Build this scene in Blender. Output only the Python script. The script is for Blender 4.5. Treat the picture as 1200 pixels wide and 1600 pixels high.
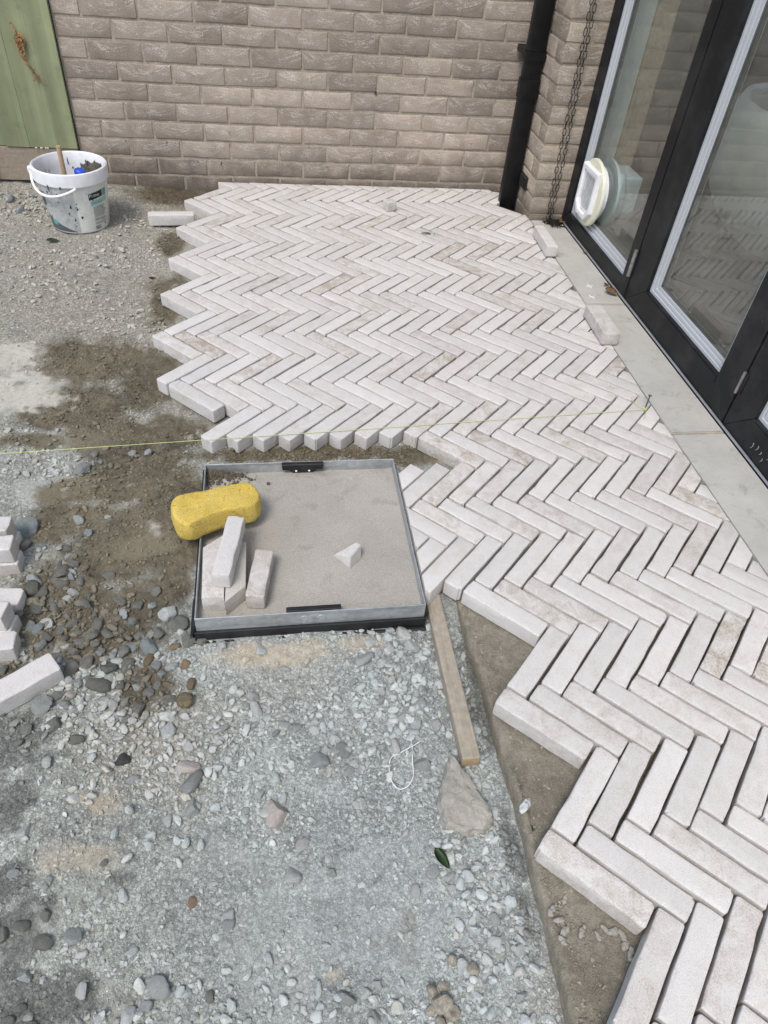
import bpy, bmesh, math, random
import numpy as np
from mathutils import Vector, Matrix, Euler

for _o in list(bpy.data.objects):
    bpy.data.objects.remove(_o, do_unlink=True)
scene = bpy.context.scene
COL = scene.collection
rad = math.radians

# ------------------------------------------------------------------ camera
cam = bpy.data.cameras.new('camera')
cam_ob = bpy.data.objects.new('camera', cam)
COL.objects.link(cam_ob)
cam.sensor_fit = 'VERTICAL'
cam.sensor_height = 24.0
cam.lens = 16.459
cam.clip_start = 0.02
cam.clip_end = 300
cam_ob.location = (-0.0062, -3.8409, 1.3400)
cam_ob.rotation_euler = (0.80304, -0.07425, -0.13651)
scene.camera = cam_ob

# ------------------------------------------------------------------ daylight
SUN_EL, SUN_AZ = rad(58), rad(215)          # azimuth measured clockwise from +y
world = bpy.data.worlds.new('World')
scene.world = world
world.use_nodes = True
wn = world.node_tree.nodes
wl_ = world.node_tree.links
wn.clear()
sky = wn.new('ShaderNodeTexSky')
sky.sky_type = 'NISHITA'
sky.sun_disc = False
sky.sun_elevation = SUN_EL
sky.sun_rotation = SUN_AZ
sky.altitude = 50
sky.air_density = 1.0
sky.dust_density = 2.1
sky.ozone_density = 0.8
bg = wn.new('ShaderNodeBackground')
bg.inputs[1].default_value = 0.13
wo = wn.new('ShaderNodeOutputWorld')
wl_.new(sky.outputs[0], bg.inputs[0])
wl_.new(bg.outputs[0], wo.inputs[0])
sun = bpy.data.lights.new('sun', 'SUN')
sun.energy = 1.3
sun.angle = rad(18)
sun.color = (1.0, 0.965, 0.905)
sun_ob = bpy.data.objects.new('sun', sun)
COL.objects.link(sun_ob)
sd = Vector((math.sin(SUN_AZ) * math.cos(SUN_EL), math.cos(SUN_AZ) * math.cos(SUN_EL), math.sin(SUN_EL)))
sun_ob.rotation_euler = (-sd).to_track_quat('-Z', 'Y').to_euler()
vs = scene.view_settings
vs.view_transform = 'Standard'
vs.look = 'None'
vs.exposure = 0.74
vs.gamma = 1.0
vs.use_curve_mapping = False
scene.cycles.use_denoising = True
scene.cycles.denoising_input_passes = 'RGB_ALBEDO_NORMAL'
scene.cycles.denoising_prefilter = 'ACCURATE'

# ------------------------------------------------------------------ helpers
rng = random.Random(7)
nrg = np.random.RandomState(11)


def link(o, parent=None):
    COL.objects.link(o)
    if parent is not None:
        o.parent = parent
    return o


def tag(o, label=None, cat=None, group=None, kind=None):
    if label: o['label'] = label
    if cat: o['category'] = cat
    if group: o['group'] = group
    if kind: o['kind'] = kind
    return o


def empty(name, loc=(0, 0, 0), rz=0.0):
    o = bpy.data.objects.new(name, None)
    o.empty_display_size = 0.05
    o.location = loc
    o.rotation_euler = (0, 0, rz)
    return link(o)


def mesh_from(name, verts, faces, mat=None, smooth=False):
    me = bpy.data.meshes.new(name)
    me.from_pydata([tuple(v) for v in verts], [], [tuple(f) for f in faces])
    me.update()
    if mat: me.materials.append(mat)
    if smooth:
        me.polygons.foreach_set('use_smooth', [True] * len(me.polygons))
    return me


def mobj(name, me, parent=None, loc=(0, 0, 0), rot=(0, 0, 0)):
    o = bpy.data.objects.new(name, me)
    o.location = loc
    o.rotation_euler = rot
    return link(o, parent)


def bm_to(name, bm, mat=None, parent=None, loc=(0, 0, 0), rot=(0, 0, 0), smooth=False, angle=None):
    bmesh.ops.recalc_face_normals(bm, faces=bm.faces[:])
    me = bpy.data.meshes.new(name)
    bm.to_mesh(me)
    bm.free()
    if mat: me.materials.append(mat)
    if smooth or angle:
        me.polygons.foreach_set('use_smooth', [True] * len(me.polygons))
        if angle:
            me.set_sharp_from_angle(angle=rad(angle))
    return mobj(name, me, parent, loc, rot)


def bx(bm, x0, x1, y0, y1, z0, z1, bev=0.0, seg=1):
    vs_ = [bm.verts.new(p) for p in ((x0, y0, z0), (x1, y0, z0), (x1, y1, z0), (x0, y1, z0),
                                     (x0, y0, z1), (x1, y0, z1), (x1, y1, z1), (x0, y1, z1))]
    fs = [bm.faces.new([vs_[i] for i in f]) for f in
          ((3, 2, 1, 0), (4, 5, 6, 7), (0, 1, 5, 4), (1, 2, 6, 5), (2, 3, 7, 6), (3, 0, 4, 7))]
    if bev:
        es = list({e for f in fs for e in f.edges})
        bmesh.ops.bevel(bm, geom=es, offset=bev, segments=seg, affect='EDGES', profile=0.5)
    return bm


def prism(bm, poly, axis, a0, a1, bev=0.0):
    """poly: 2-D points; axis 'x','y','z' is the extrusion axis."""
    def P(p, a):
        if axis == 'z': return (p[0], p[1], a)
        if axis == 'x': return (a, p[0], p[1])
        return (p[0], a, p[1])
    lo = [bm.verts.new(P(p, a0)) for p in poly]
    hi = [bm.verts.new(P(p, a1)) for p in poly]
    n = len(poly)
    fs = [bm.faces.new(lo[::-1]), bm.faces.new(hi)]
    for i in range(n):
        fs.append(bm.faces.new((lo[i], lo[(i + 1) % n], hi[(i + 1) % n], hi[i])))
    if bev:
        es = list({e for f in fs for e in f.edges})
        bmesh.ops.bevel(bm, geom=es, offset=bev, segments=1, affect='EDGES', profile=0.5)
    return bm


def lathe(bm, prof, n=48, axis='z', center=(0, 0, 0), close=False):
    """prof: list of (r, h)."""
    rings = []
    for r, h in prof:
        ring = []
        for i in range(n):
            a = 2 * math.pi * i / n
            p = (r * math.cos(a), r * math.sin(a), h)
            if axis == 'x': p = (h, r * math.cos(a), r * math.sin(a))
            ring.append(bm.verts.new((p[0] + center[0], p[1] + center[1], p[2] + center[2])))
        rings.append(ring)
    for a, b in zip(rings, rings[1:]):
        for i in range(n):
            bm.faces.new((a[i], a[(i + 1) % n], b[(i + 1) % n], b[i]))
    if close:
        a, b = rings[-1], rings[0]
        for i in range(n):
            bm.faces.new((a[i], a[(i + 1) % n], b[(i + 1) % n], b[i]))
    return rings


def tube(bm, pts, r, n=8, closed=False, cap=True):
    pts = [Vector(p) for p in pts]
    m = len(pts)
    rings = []
    up = Vector((0, 0, 1))
    prev = None
    for i, p in enumerate(pts):
        a = pts[(i - 1) % m] if (closed or i > 0) else p
        b = pts[(i + 1) % m] if (closed or i < m - 1) else p
        t = (b - a).normalized()
        ref = prev if prev is not None else (up if abs(t.z) < 0.9 else Vector((1, 0, 0)))
        x = (ref - t * ref.dot(t))
        if x.length < 1e-5:
            x = t.orthogonal()
        x.normalize()
        prev = x
        y = t.cross(x)
        rr = r[i] if isinstance(r, (list, tuple)) else r
        rings.append([bm.verts.new(p + (x * math.cos(2 * math.pi * k / n) + y * math.sin(2 * math.pi * k / n)) * rr) for k in range(n)])
    pairs = list(zip(rings, rings[1:])) + ([(rings[-1], rings[0])] if closed else [])
    for a, b in pairs:
        for k in range(n):
            bm.faces.new((a[k], a[(k + 1) % n], b[(k + 1) % n], b[k]))
    if cap and not closed:
        bm.faces.new(rings[0][::-1])
        bm.faces.new(rings[-1])
    return bm


# numpy value noise -------------------------------------------------
def _hash(ix, iy, seed):
    h = (ix.astype(np.int64) * 374761393 + iy.astype(np.int64) * 668265263 + seed * 1442695041) & 0xFFFFFFFF
    h = ((h ^ (h >> 13)) * 1274126177) & 0xFFFFFFFF
    return ((h ^ (h >> 16)) & 0xFFFF) / 65535.0


def vnoise(x, y, scale, seed=0):
    x = np.asarray(x, float) / scale
    y = np.asarray(y, float) / scale
    ix, iy = np.floor(x), np.floor(y)
    fx, fy = x - ix, y - iy
    fx = fx * fx * (3 - 2 * fx)
    fy = fy * fy * (3 - 2 * fy)
    a = _hash(ix, iy, seed); b = _hash(ix + 1, iy, seed)
    c = _hash(ix, iy + 1, seed); d = _hash(ix + 1, iy + 1, seed)
    return (a * (1 - fx) + b * fx) * (1 - fy) + (c * (1 - fx) + d * fx) * fy


def fbm(x, y, scale, oct=4, seed=0, gain=0.5):
    v = 0.0; amp = 1.0; tot = 0.0
    for i in range(oct):
        # rotate each octave so no lattice direction shows
        a = 0.6 + 1.1 * i
        xr = np.cos(a) * x - np.sin(a) * y
        yr = np.sin(a) * x + np.cos(a) * y
        v = v + amp * (vnoise(xr, yr, scale / 2 ** i, seed + i * 17) - 0.5)
        tot += amp
        amp *= gain
    return v / tot * 2


def sstep(a, b, x):
    t = np.clip((x - a) / (b - a), 0, 1)
    return t * t * (3 - 2 * t)


# ------------------------------------------------------------------ materials
def new_mat(name):
    m = bpy.data.materials.new(name)
    m.use_nodes = True
    nt = m.node_tree
    nt.nodes.clear()
    out = nt.nodes.new('ShaderNodeOutputMaterial')
    b = nt.nodes.new('ShaderNodeBsdfPrincipled')
    nt.links.new(b.outputs[0], out.inputs[0])
    return m, nt, b


class NT:
    def __init__(s, nt): s.nt = nt
    def n(s, t, **kw):
        q = s.nt.nodes.new(t)
        for k, v in kw.items(): setattr(q, k, v)
        return q
    def l(s, a, b): s.nt.links.new(a, b)
    def coord(s, out='Object', loc=None):
        c = s.n('ShaderNodeTexCoord')
        return c.outputs[out]
    def mapping(s, vec, scale=(1, 1, 1), loc=(0, 0, 0), rot=(0, 0, 0)):
        m = s.n('ShaderNodeMapping')
        m.inputs['Scale'].default_value = scale
        m.inputs['Location'].default_value = loc
        m.inputs['Rotation'].default_value = rot
        s.l(vec, m.inputs['Vector'])
        return m.outputs[0]
    def noise(s, vec, scale, detail=3, rough=0.55, dist=0.0):
        q = s.n('ShaderNodeTexNoise')
        q.inputs['Scale'].default_value = scale
        q.inputs['Detail'].default_value = detail
        q.inputs['Roughness'].default_value = rough
        q.inputs['Distortion'].default_value = dist
        s.l(vec, q.inputs['Vector'])
        return q.outputs['Fac']
    def voro(s, vec, scale, feature='F1'):
        q = s.n('ShaderNodeTexVoronoi', feature=feature)
        q.inputs['Scale'].default_value = scale
        s.l(vec, q.inputs['Vector'])
        return q.outputs['Distance']
    def ramp(s, fac, stops, mode='LINEAR'):
        q = s.n('ShaderNodeValToRGB')
        q.color_ramp.interpolation = mode
        e = q.color_ramp.elements
        while len(e) > 1: e.remove(e[-1])
        for i, (p, c) in enumerate(stops):
            el = e[0] if i == 0 else e.new(p)
            el.position = p
            el.color = (*c, 1) if len(c) == 3 else c
        s.l(fac, q.inputs[0])
        return q.outputs[0]
    def rampv(s, fac, a, b, v0=0.0, v1=1.0):
        q = s.n('ShaderNodeMapRange')
        q.inputs[1].default_value = a; q.inputs[2].default_value = b
        q.inputs[3].default_value = v0; q.inputs[4].default_value = v1
        s.l(fac, q.inputs[0])
        return q.outputs[0]
    def mix(s, fac, a, b, mode='MIX'):
        q = s.n('ShaderNodeMix', data_type='RGBA', blend_type=mode)
        for sock, v in ((q.inputs[0], fac), (q.inputs[6], a), (q.inputs[7], b)):
            if hasattr(v, 'is_output'): s.l(v, sock)
            elif isinstance(v, (int, float)): sock.default_value = v
            else: sock.default_value = (*v, 1) if len(v) == 3 else v
        return q.outputs[2]
    def math(s, op, a, b=None, c=None):
        q = s.n('ShaderNodeMath', operation=op)
        for i, v in enumerate((a, b, c)):
            if v is None: continue
            if hasattr(v, 'is_output'): s.l(v, q.inputs[i])
            else: q.inputs[i].default_value = v
        return q.outputs[0]
    def vmath(s, op, a, b):
        q = s.n('ShaderNodeVectorMath', operation=op)
        for i, v in enumerate((a, b)):
            if hasattr(v, 'is_output'): s.l(v, q.inputs[i])
            else: q.inputs[i].default_value = v
        return q.outputs[0]
    def rnd(s):
        return s.n('ShaderNodeObjectInfo').outputs['Random']
    def isl(s):
        return s.n('ShaderNodeNewGeometry').outputs['Random Per Island']
    def bump(s, h, bsdf, strength=0.5, dist=0.002):
        q = s.n('ShaderNodeBump')
        q.inputs['Strength'].default_value = strength
        q.inputs['Distance'].default_value = dist
        s.l(h, q.inputs['Height'])
        s.l(q.outputs[0], bsdf.inputs['Normal'])
    def attr(s, name):
        q = s.n('ShaderNodeAttribute')
        q.attribute_name = name
        return q.outputs['Color']


def plain(name, col, rough=0.6, metal=0.0, grime=0.15, nscale=60, bump=0.1, spec=0.5):
    m, nt, b = new_mat(name)
    t = NT(nt)
    co = t.coord()
    n = t.noise(co, nscale, 4)
    n2 = t.noise(co, nscale * 0.15, 3)
    v = t.rampv(n, 0.3, 0.7, 1 - grime, 1 + grime)
    v2 = t.rampv(n2, 0.3, 0.7, 1 - grime, 1 + grime)
    c = t.mix(1.0, (*col, 1), v, 'MULTIPLY')
    c = t.mix(1.0, c, v2, 'MULTIPLY')
    t.l(c, b.inputs['Base Color'])
    t.l(t.rampv(n, 0.2, 0.8, rough - 0.08, min(1, rough + 0.08)), b.inputs['Roughness'])
    b.inputs['Metallic'].default_value = metal
    b.inputs['Specular IOR Level'].default_value = spec
    if bump: t.bump(n, b, bump, 0.001)
    return m


def paver_mat(name, island=False):
    m, nt, b = new_mat(name)
    t = NT(nt)
    r = t.isl() if island else t.rnd()
    co = t.coord()
    off = t.n('ShaderNodeCombineXYZ')
    t.l(t.math('MULTIPLY', r, 37.0), off.inputs[0])
    t.l(t.math('MULTIPLY', r, 91.0), off.inputs[1])
    p = t.vmath('ADD', co, off.outputs[0])
    r2 = t.math('FRACT', t.math('MULTIPLY', r, 57.31))
    r3 = t.math('FRACT', t.math('MULTIPLY', r, 213.7))
    blot = t.noise(p, 14, 4, 0.6, 0.4)
    grain = t.noise(p, 260, 3, 0.7)
    fine = t.noise(p, 620, 2, 0.6)
    white = (0.61, 0.588, 0.562)
    cream = (0.475, 0.435, 0.385)
    tan = (0.33, 0.275, 0.21)
    # how tan this stone is
    tanness = t.ramp(r2, [(0.0, (0.0,) * 3), (0.55, (0.06,) * 3), (0.86, (0.26,) * 3), (0.965, (0.45,) * 3), (1.0, (0.9,) * 3)])
    bl = t.rampv(blot, 0.36, 0.68, 0.0, 1.0)
    k = t.math('ADD', t.math('MULTIPLY', tanness, 0.62), t.math('MULTIPLY', t.math('MULTIPLY', bl, tanness), 0.75))
    k = t.math('ADD', k, t.math('MULTIPLY', bl, 0.10))
    speck = t.rampv(t.noise(p, 330, 2, 0.6), 0.44, 0.60, 0.0, 1.0)
    patch = t.rampv(t.noise(p, 26, 4, 0.7, 0.8), 0.38, 0.64, 0.12, 0.98)
    kk = t.math('MULTIPLY', t.math('ADD', k, 0.09), patch)
    kg = t.math('MULTIPLY', kk, t.math('ADD', t.math('MULTIPLY', speck, 0.85), t.rampv(grain, 0.35, 0.62, 0.35, 0.95)))
    c = t.ramp(kg, [(0.0, white), (0.42, cream), (1.0, tan)])
    c = t.mix(1.0, c, t.rampv(r3, 0, 1, 0.92, 1.04), 'MULTIPLY')
    c = t.mix(1.0, c, t.rampv(fine, 0.3, 0.7, 0.80, 1.14), 'MULTIPLY')
    pits = t.rampv(t.voro(p, 150), 0.05, 0.15, 1.0, 0.0)
    pitm = t.math('MULTIPLY', pits, t.rampv(t.noise(p, 30, 2), 0.42, 0.58))
    c = t.mix(t.math('MULTIPLY', pitm, 0.75), c, (0.22, 0.18, 0.14))
    # site dust and the odd muddy smear
    smear = t.rampv(t.noise(p, 22, 5, 0.65), 0.66, 0.80)
    c = t.mix(t.math('MULTIPLY', smear, 0.38), c, (0.32, 0.28, 0.22))
    t.l(c, b.inputs['Base Color'])
    b.inputs['Roughness'].default_value = 0.82
    b.inputs['Specular IOR Level'].default_value = 0.3
    h = t.math('SUBTRACT', t.math('ADD', grain, t.math('MULTIPLY', blot, 0.8)), t.math('MULTIPLY', pitm, 1.5))
    t.bump(h, b, 0.5, 0.0014)
    return m


def brick_mat(name, island=False, base=((0.345, 0.288, 0.235), (0.395, 0.335, 0.28), (0.285, 0.233, 0.188)), axis='x'):
    m, nt, b = new_mat(name)
    t = NT(nt)
    r = t.isl() if island else t.rnd()
    co = t.coord()
    sep = t.n('ShaderNodeSeparateXYZ')
    t.l(co, sep.inputs[0])
    X = sep.outputs[0] if axis == 'x' else sep.outputs[1]
    # creases that sag like folds in the clay
    x2 = t.math('MULTIPLY', t.math('MULTIPLY', X, X), -2.4)
    zz = t.math('ADD', sep.outputs[2], x2)
    comb = t.n('ShaderNodeCombineXYZ')
    t.l(t.math('ADD', t.math('MULTIPLY', X, 9.0), t.math('MULTIPLY', r, 51.0)), comb.inputs[0])
    t.l(t.math('MULTIPLY', zz, 62.0), comb.inputs[1])
    t.l(t.math('MULTIPLY', r, 33.0), comb.inputs[2])
    fold = t.noise(comb.outputs[0], 1.0, 5, 0.62, 0.9)
    ridge = t.math('ABSOLUTE', t.math('SUBTRACT', fold, 0.5))
    line = t.rampv(ridge, 0.0, 0.06, 1.0, 0.0)
    off = t.n('ShaderNodeCombineXYZ')
    t.l(t.math('MULTIPLY', r, 37.0), off.inputs[0])
    t.l(t.math('MULTIPLY', r, 11.0), off.inputs[2])
    p = t.vmath('ADD', co, off.outputs[0])
    blot = t.noise(p, 11, 4, 0.6)
    grain = t.noise(p, 190, 3, 0.7)
    edge = t.rampv(t.noise(p, 17, 3), 0.40, 0.56)
    # crease zone: middle of the face
    zone = t.rampv(t.math('ABSOLUTE', zz), 0.012, 0.036, 1.0, 0.06)
    wear = t.math('MULTIPLY', t.math('MULTIPLY', line, edge), zone)
    wear = t.math('MULTIPLY', wear, t.rampv(grain, 0.40, 0.54, 0.0, 1.0))
    c = t.ramp(blot, [(0.25, base[2]), (0.5, base[0]), (0.75, base[1])])
    c = t.mix(1.0, c, t.rampv(t.math('FRACT', t.math('MULTIPLY', r, 77.7)), 0, 1, 0.74, 1.18), 'MULTIPLY')
    c = t.mix(1.0, c, t.rampv(grain, 0.3, 0.7, 0.72, 1.24), 'MULTIPLY')
    c = t.mix(t.math('MULTIPLY', wear, 0.8), c, (0.66, 0.61, 0.56))
    speck = t.rampv(t.voro(p, 95), 0.05, 0.13, 1.0, 0.0)
    c = t.mix(t.math('MULTIPLY', speck, t.math('MULTIPLY', t.rampv(t.noise(p, 25, 2), 0.5, 0.62), 0.6)), c, (0.5, 0.46, 0.41))
    # rising damp and splash soiling on the lowest courses (world height)
    gp = t.n('ShaderNodeNewGeometry').outputs['Position']
    sp = t.n('ShaderNodeSeparateXYZ'); t.l(gp, sp.inputs[0])
    hgt = t.math('ADD', sp.outputs[2], t.rampv(t.noise(gp, 9, 4), 0.2, 0.8, -0.11, 0.11))
    soil = t.rampv(hgt, 0.0, 0.15, 0.62, 0.0)
    c = t.mix(soil, c, (0.085, 0.068, 0.052))
    mud = t.math('MULTIPLY', t.rampv(t.noise(t.mapping(gp, (26, 26, 20)), 1.0, 3, 0.6), 0.66, 0.70), t.rampv(sp.outputs[2], 0.42, 0.12, 0.0, 0.85))
    c = t.mix(mud, c, (0.075, 0.058, 0.042))
    wash = t.rampv(t.noise(gp, 2.3, 4, 0.6), 0.35, 0.7, 0.86, 1.12)
    c = t.mix(1.0, c, wash, 'MULTIPLY')
    t.l(c, b.inputs['Base Color'])
    b.inputs['Roughness'].default_value = 0.88
    b.inputs['Specular IOR Level'].default_value = 0.25
    h = t.math('ADD', t.math('MULTIPLY', fold, 1.0), t.math('MULTIPLY', grain, 0.5))
    t.bump(h, b, 0.24, 0.002)
    return m


def attr_mat(name, rough=0.9, gscale=420, amp=0.22, bump=0.5, bd=0.0012, second=70):
    m, nt, b = new_mat(name)
    t = NT(nt)
    co = t.coord()
    c = t.attr('Col')
    n = t.noise(co, gscale, 3, 0.7)
    n2 = t.noise(co, second, 4, 0.65)
    c = t.mix(1.0, c, t.rampv(n, 0.28, 0.72, 1 - amp, 1 + amp), 'MULTIPLY')
    c = t.mix(1.0, c, t.rampv(n2, 0.3, 0.7, 1 - amp * 0.6, 1 + amp * 0.6), 'MULTIPLY')
    t.l(c, b.inputs['Base Color'])
    b.inputs['Roughness'].default_value = rough
    b.inputs['Specular IOR Level'].default_value = 0.25
    t.bump(t.math('ADD', n, n2), b, bump, bd)
    return m


def ground_mat():
    m, nt, b = new_mat('ground_soil')
    t = NT(nt)
    co = t.coord()
    c = t.attr('Col')
    warp = t.n('ShaderNodeTexNoise'); warp.inputs['Scale'].default_value = 60; t.l(co, warp.inputs['Vector'])
    vec = t.vmath('ADD', co, t.vmath('MULTIPLY', warp.outputs['Color'], (.004, .004, .004)))
    hts = []
    grav = t.n('ShaderNodeAttribute'); grav.attribute_name = 'grit'
    gf = grav.outputs['Fac']
    for sc, lo, hi in ((120, .84, 1.17), (260, .82, 1.18), (560, .80, 1.2)):
        v = t.n('ShaderNodeTexVoronoi'); v.inputs['Scale'].default_value = sc; t.l(vec, v.inputs['Vector'])
        sep = t.n('ShaderNodeSeparateColor'); t.l(v.outputs['Color'], sep.inputs[0])
        val = t.rampv(sep.outputs[0], 0, 1, lo, hi)
        gap = t.rampv(v.outputs['Distance'], .25, .75, 1.0, .76)
        k = t.math('MULTIPLY', val, gap)
        k = t.math('ADD', t.math('MULTIPLY', k, gf), t.math('SUBTRACT', 1.0, gf))
        c = t.mix(1.0, c, k, 'MULTIPLY')
        hts.append(t.math('MULTIPLY', t.math('SUBTRACT', 1.0, v.outputs['Distance']), t.math('MULTIPLY', gf, 120.0 / sc)))
    n = t.noise(co, 420, 3, 0.7)
    n2 = t.noise(co, 70, 4, 0.65)
    c = t.mix(1.0, c, t.rampv(n, 0.28, 0.72, .80, 1.2), 'MULTIPLY')
    c = t.mix(1.0, c, t.rampv(n2, 0.3, 0.7, .86, 1.14), 'MULTIPLY')
    t.l(c, b.inputs['Base Color'])
    b.inputs['Roughness'].default_value = .92
    b.inputs['Specular IOR Level'].default_value = 0.2
    h = t.math('ADD', t.math('ADD', hts[0], hts[1]), t.math('ADD', hts[2], t.math('MULTIPLY', n, .5)))
    t.bump(h, b, 0.9, 0.0022)
    return m


def stone_mat(name, a, b_, rough=0.85, dirt=0.0):
    m, nt, b = new_mat(name)
    t = NT(nt)
    r = t.rnd()
    off = t.n('ShaderNodeCombineXYZ')
    t.l(t.math('MULTIPLY', r, 37.0), off.inputs[0])
    p = t.vmath('ADD', t.coord(), off.outputs[0])
    n = t.noise(p, 2.2, 5, 0.65)
    g = t.noise(p, 16, 3, 0.7)
    c = t.ramp(n, [(0.3, a), (0.7, b_)])
    c = t.mix(1.0, c, t.rampv(g, 0.28, 0.72, 0.72, 1.25), 'MULTIPLY')
    c = t.mix(1.0, c, t.rampv(r, 0, 1, 0.78, 1.18), 'MULTIPLY')
    if dirt:
        dm = t.rampv(t.noise(p, 3.2, 5, 0.7), 0.40, 0.66, 0.0, dirt)
        c = t.mix(dm, c, (0.17, 0.145, 0.10))
    t.l(c, b.inputs['Base Color'])
    b.inputs['Roughness'].default_value = rough
    b.inputs['Specular IOR Level'].default_value = 0.3
    t.bump(t.math('ADD', g, n), b, 0.5, 0.06)
    return m


M_PAVER = paver_mat('travertine')
M_PAVER_I = paver_mat('travertine_far', True)
M_BRICK = brick_mat('brown_brick')
M_BRICK_P = brick_mat('brown_brick_pier', base=((0.335, 0.28, 0.22), (0.385, 0.33, 0.265), (0.265, 0.218, 0.168)))
M_BRICK_I = brick_mat('brown_brick_high', True)
M_MORTAR = plain('mortar', (0.335, 0.283, 0.225), 0.95, grime=0.2, nscale=140, bump=0.5, spec=0.2)
M_GROUND = ground_mat()
M_GRAVEL = attr_mat('gravel_stone', gscale=260, amp=0.16, bump=0.25)
M_CRUMB = attr_mat('soil_crumb', gscale=300, amp=0.2, bump=0.3)
M_BLACK = plain('black_powder_coat', (0.0055, 0.0065, 0.0085), 0.5, grime=0.25, nscale=40, bump=0.03, spec=0.3)
def dusty_black():
    m, nt, b = new_mat('dusty_black_powder_coat')
    t = NT(nt)
    co = t.coord()
    film = t.rampv(t.noise(co, 7, 5, 0.7), 0.45, 0.85, 0.0, 0.10)
    sp = t.math('MULTIPLY', t.rampv(t.voro(co, 46), 0.030, 0.055, 1.0, 0.0), t.rampv(t.noise(co, 8, 3), 0.48, 0.6))
    sc = t.rampv(t.noise(t.mapping(co, (9, 300, 60), rot=(0.5, 0, 0)), 1.0, 2), 0.74, 0.78, 0.0, 0.35)
    c = t.mix(film, (0.0055, 0.0065, 0.0085), (0.30, 0.29, 0.27))
    c = t.mix(t.math('MULTIPLY', sp, 0.6), c, (0.55, 0.53, 0.48))
    c = t.mix(t.math('MULTIPLY', sc, 0.4), c, (0.22, 0.22, 0.21))
    t.l(c, b.inputs['Base Color'])
    b.inputs['Roughness'].default_value = 0.48
    b.inputs['Specular IOR Level'].default_value = 0.32
    return m


M_BLACK = dusty_black()
M_PIPE = plain('black_pvc', (0.004, 0.004, 0.0045), 0.42, grime=0.5, nscale=25, bump=0.05, spec=0.35)
M_RUBBER = plain('black_rubber', (0.012, 0.012, 0.013), 0.55, grime=0.5, nscale=60, bump=0.3)
M_BEAD = plain('grey_bead', (0.46, 0.48, 0.50), 0.5, grime=0.03, nscale=9, bump=0.0)
M_BEAD2 = plain('grey_gasket', (0.05, 0.052, 0.055), 0.5, grime=0.05, nscale=30, bump=0.02)
M_ALU = plain('aluminium_strip', (0.42, 0.44, 0.47), 0.4, 0.6, grime=0.1, nscale=40, bump=0.02)
M_STEELHINGE = plain('hinge_metal', (0.30, 0.28, 0.27), 0.45, 0.7, grime=0.2, nscale=80, bump=0.05)


def galv_mat():
    m, nt, b = new_mat('galvanised_steel')
    t = NT(nt)
    co = t.coord()
    v = t.n('ShaderNodeTexVoronoi'); v.inputs['Scale'].default_value = 85; t.l(co, v.inputs['Vector'])
    n = t.noise(t.mapping(co, (9, 9, 60)), 1.0, 4)
    sp_ = t.n('ShaderNodeSeparateColor'); t.l(v.outputs['Color'], sp_.inputs[0])
    c = t.mix(1.0, (0.45, 0.475, 0.485), t.rampv(sp_.outputs[0], 0, 1, .88, 1.1), 'MULTIPLY')
    c = t.mix(1.0, c, t.rampv(n, 0.3, 0.7, 0.72, 1.12), 'MULTIPLY')
    dirt = t.rampv(t.noise(co, 26, 5, 0.7), 0.56, 0.72)
    c = t.mix(t.math('MULTIPLY', dirt, 0.55), c, (0.22, 0.21, 0.18))
    t.l(c, b.inputs['Base Color'])
    b.inputs['Metallic'].default_value = 0.55
    t.l(t.rampv(n, 0.2, 0.8, 0.36, 0.58), b.inputs['Roughness'])
    return m


M_GALV = galv_mat()


def concrete_mat(name, a, b_, stain=(0.16, 0.14, 0.10), amt=0.5, bump=0.35, gs=330):
    m, nt, b = new_mat(name)
    t = NT(nt)
    co = t.coord()
    big = t.noise(co, 5, 5, 0.65)
    g = t.noise(co, gs, 3, 0.75)
    s = t.rampv(t.noise(co, 13, 6, 0.72, 0.6), 0.56, 0.70)
    s2 = t.rampv(t.noise(t.mapping(co, (30, 120, 30), rot=(0, 0, 0.5)), 1.0, 4, 0.7), 0.60, 0.70)
    c = t.ramp(big, [(0.3, a), (0.7, b_)])
    c = t.mix(1.0, c, t.rampv(g, 0.3, 0.7, 0.80, 1.16), 'MULTIPLY')
    c = t.mix(t.math('MULTIPLY', s, amt * 0.6), c, stain)
    c = t.mix(t.math('MULTIPLY', s2, amt * 0.5), c, stain)
    t.l(c, b.inputs['Base Color'])
    b.inputs['Roughness'].default_value = 0.88
    b.inputs['Specular IOR Level'].default_value = 0.25
    t.bump(t.math('ADD', g, t.math('MULTIPLY', big, 1.5)), b, bump, 0.0015)
    return m


M_SILL = concrete_mat('sill_concrete', (0.38, 0.37, 0.335), (0.48, 0.465, 0.425), amt=0.75)
M_INFILL = concrete_mat('sandy_mortar_infill', (0.33, 0.31, 0.27), (0.39, 0.365, 0.32), stain=(0.16, 0.135, 0.10), amt=0.55, bump=0.9, gs=230)
M_BED = concrete_mat('damp_mortar_bed', (0.175, 0.155, 0.115), (0.265, 0.238, 0.185), stain=(0.095, 0.082, 0.06), amt=0.7, bump=1.0, gs=260)
M_BED = None


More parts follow.
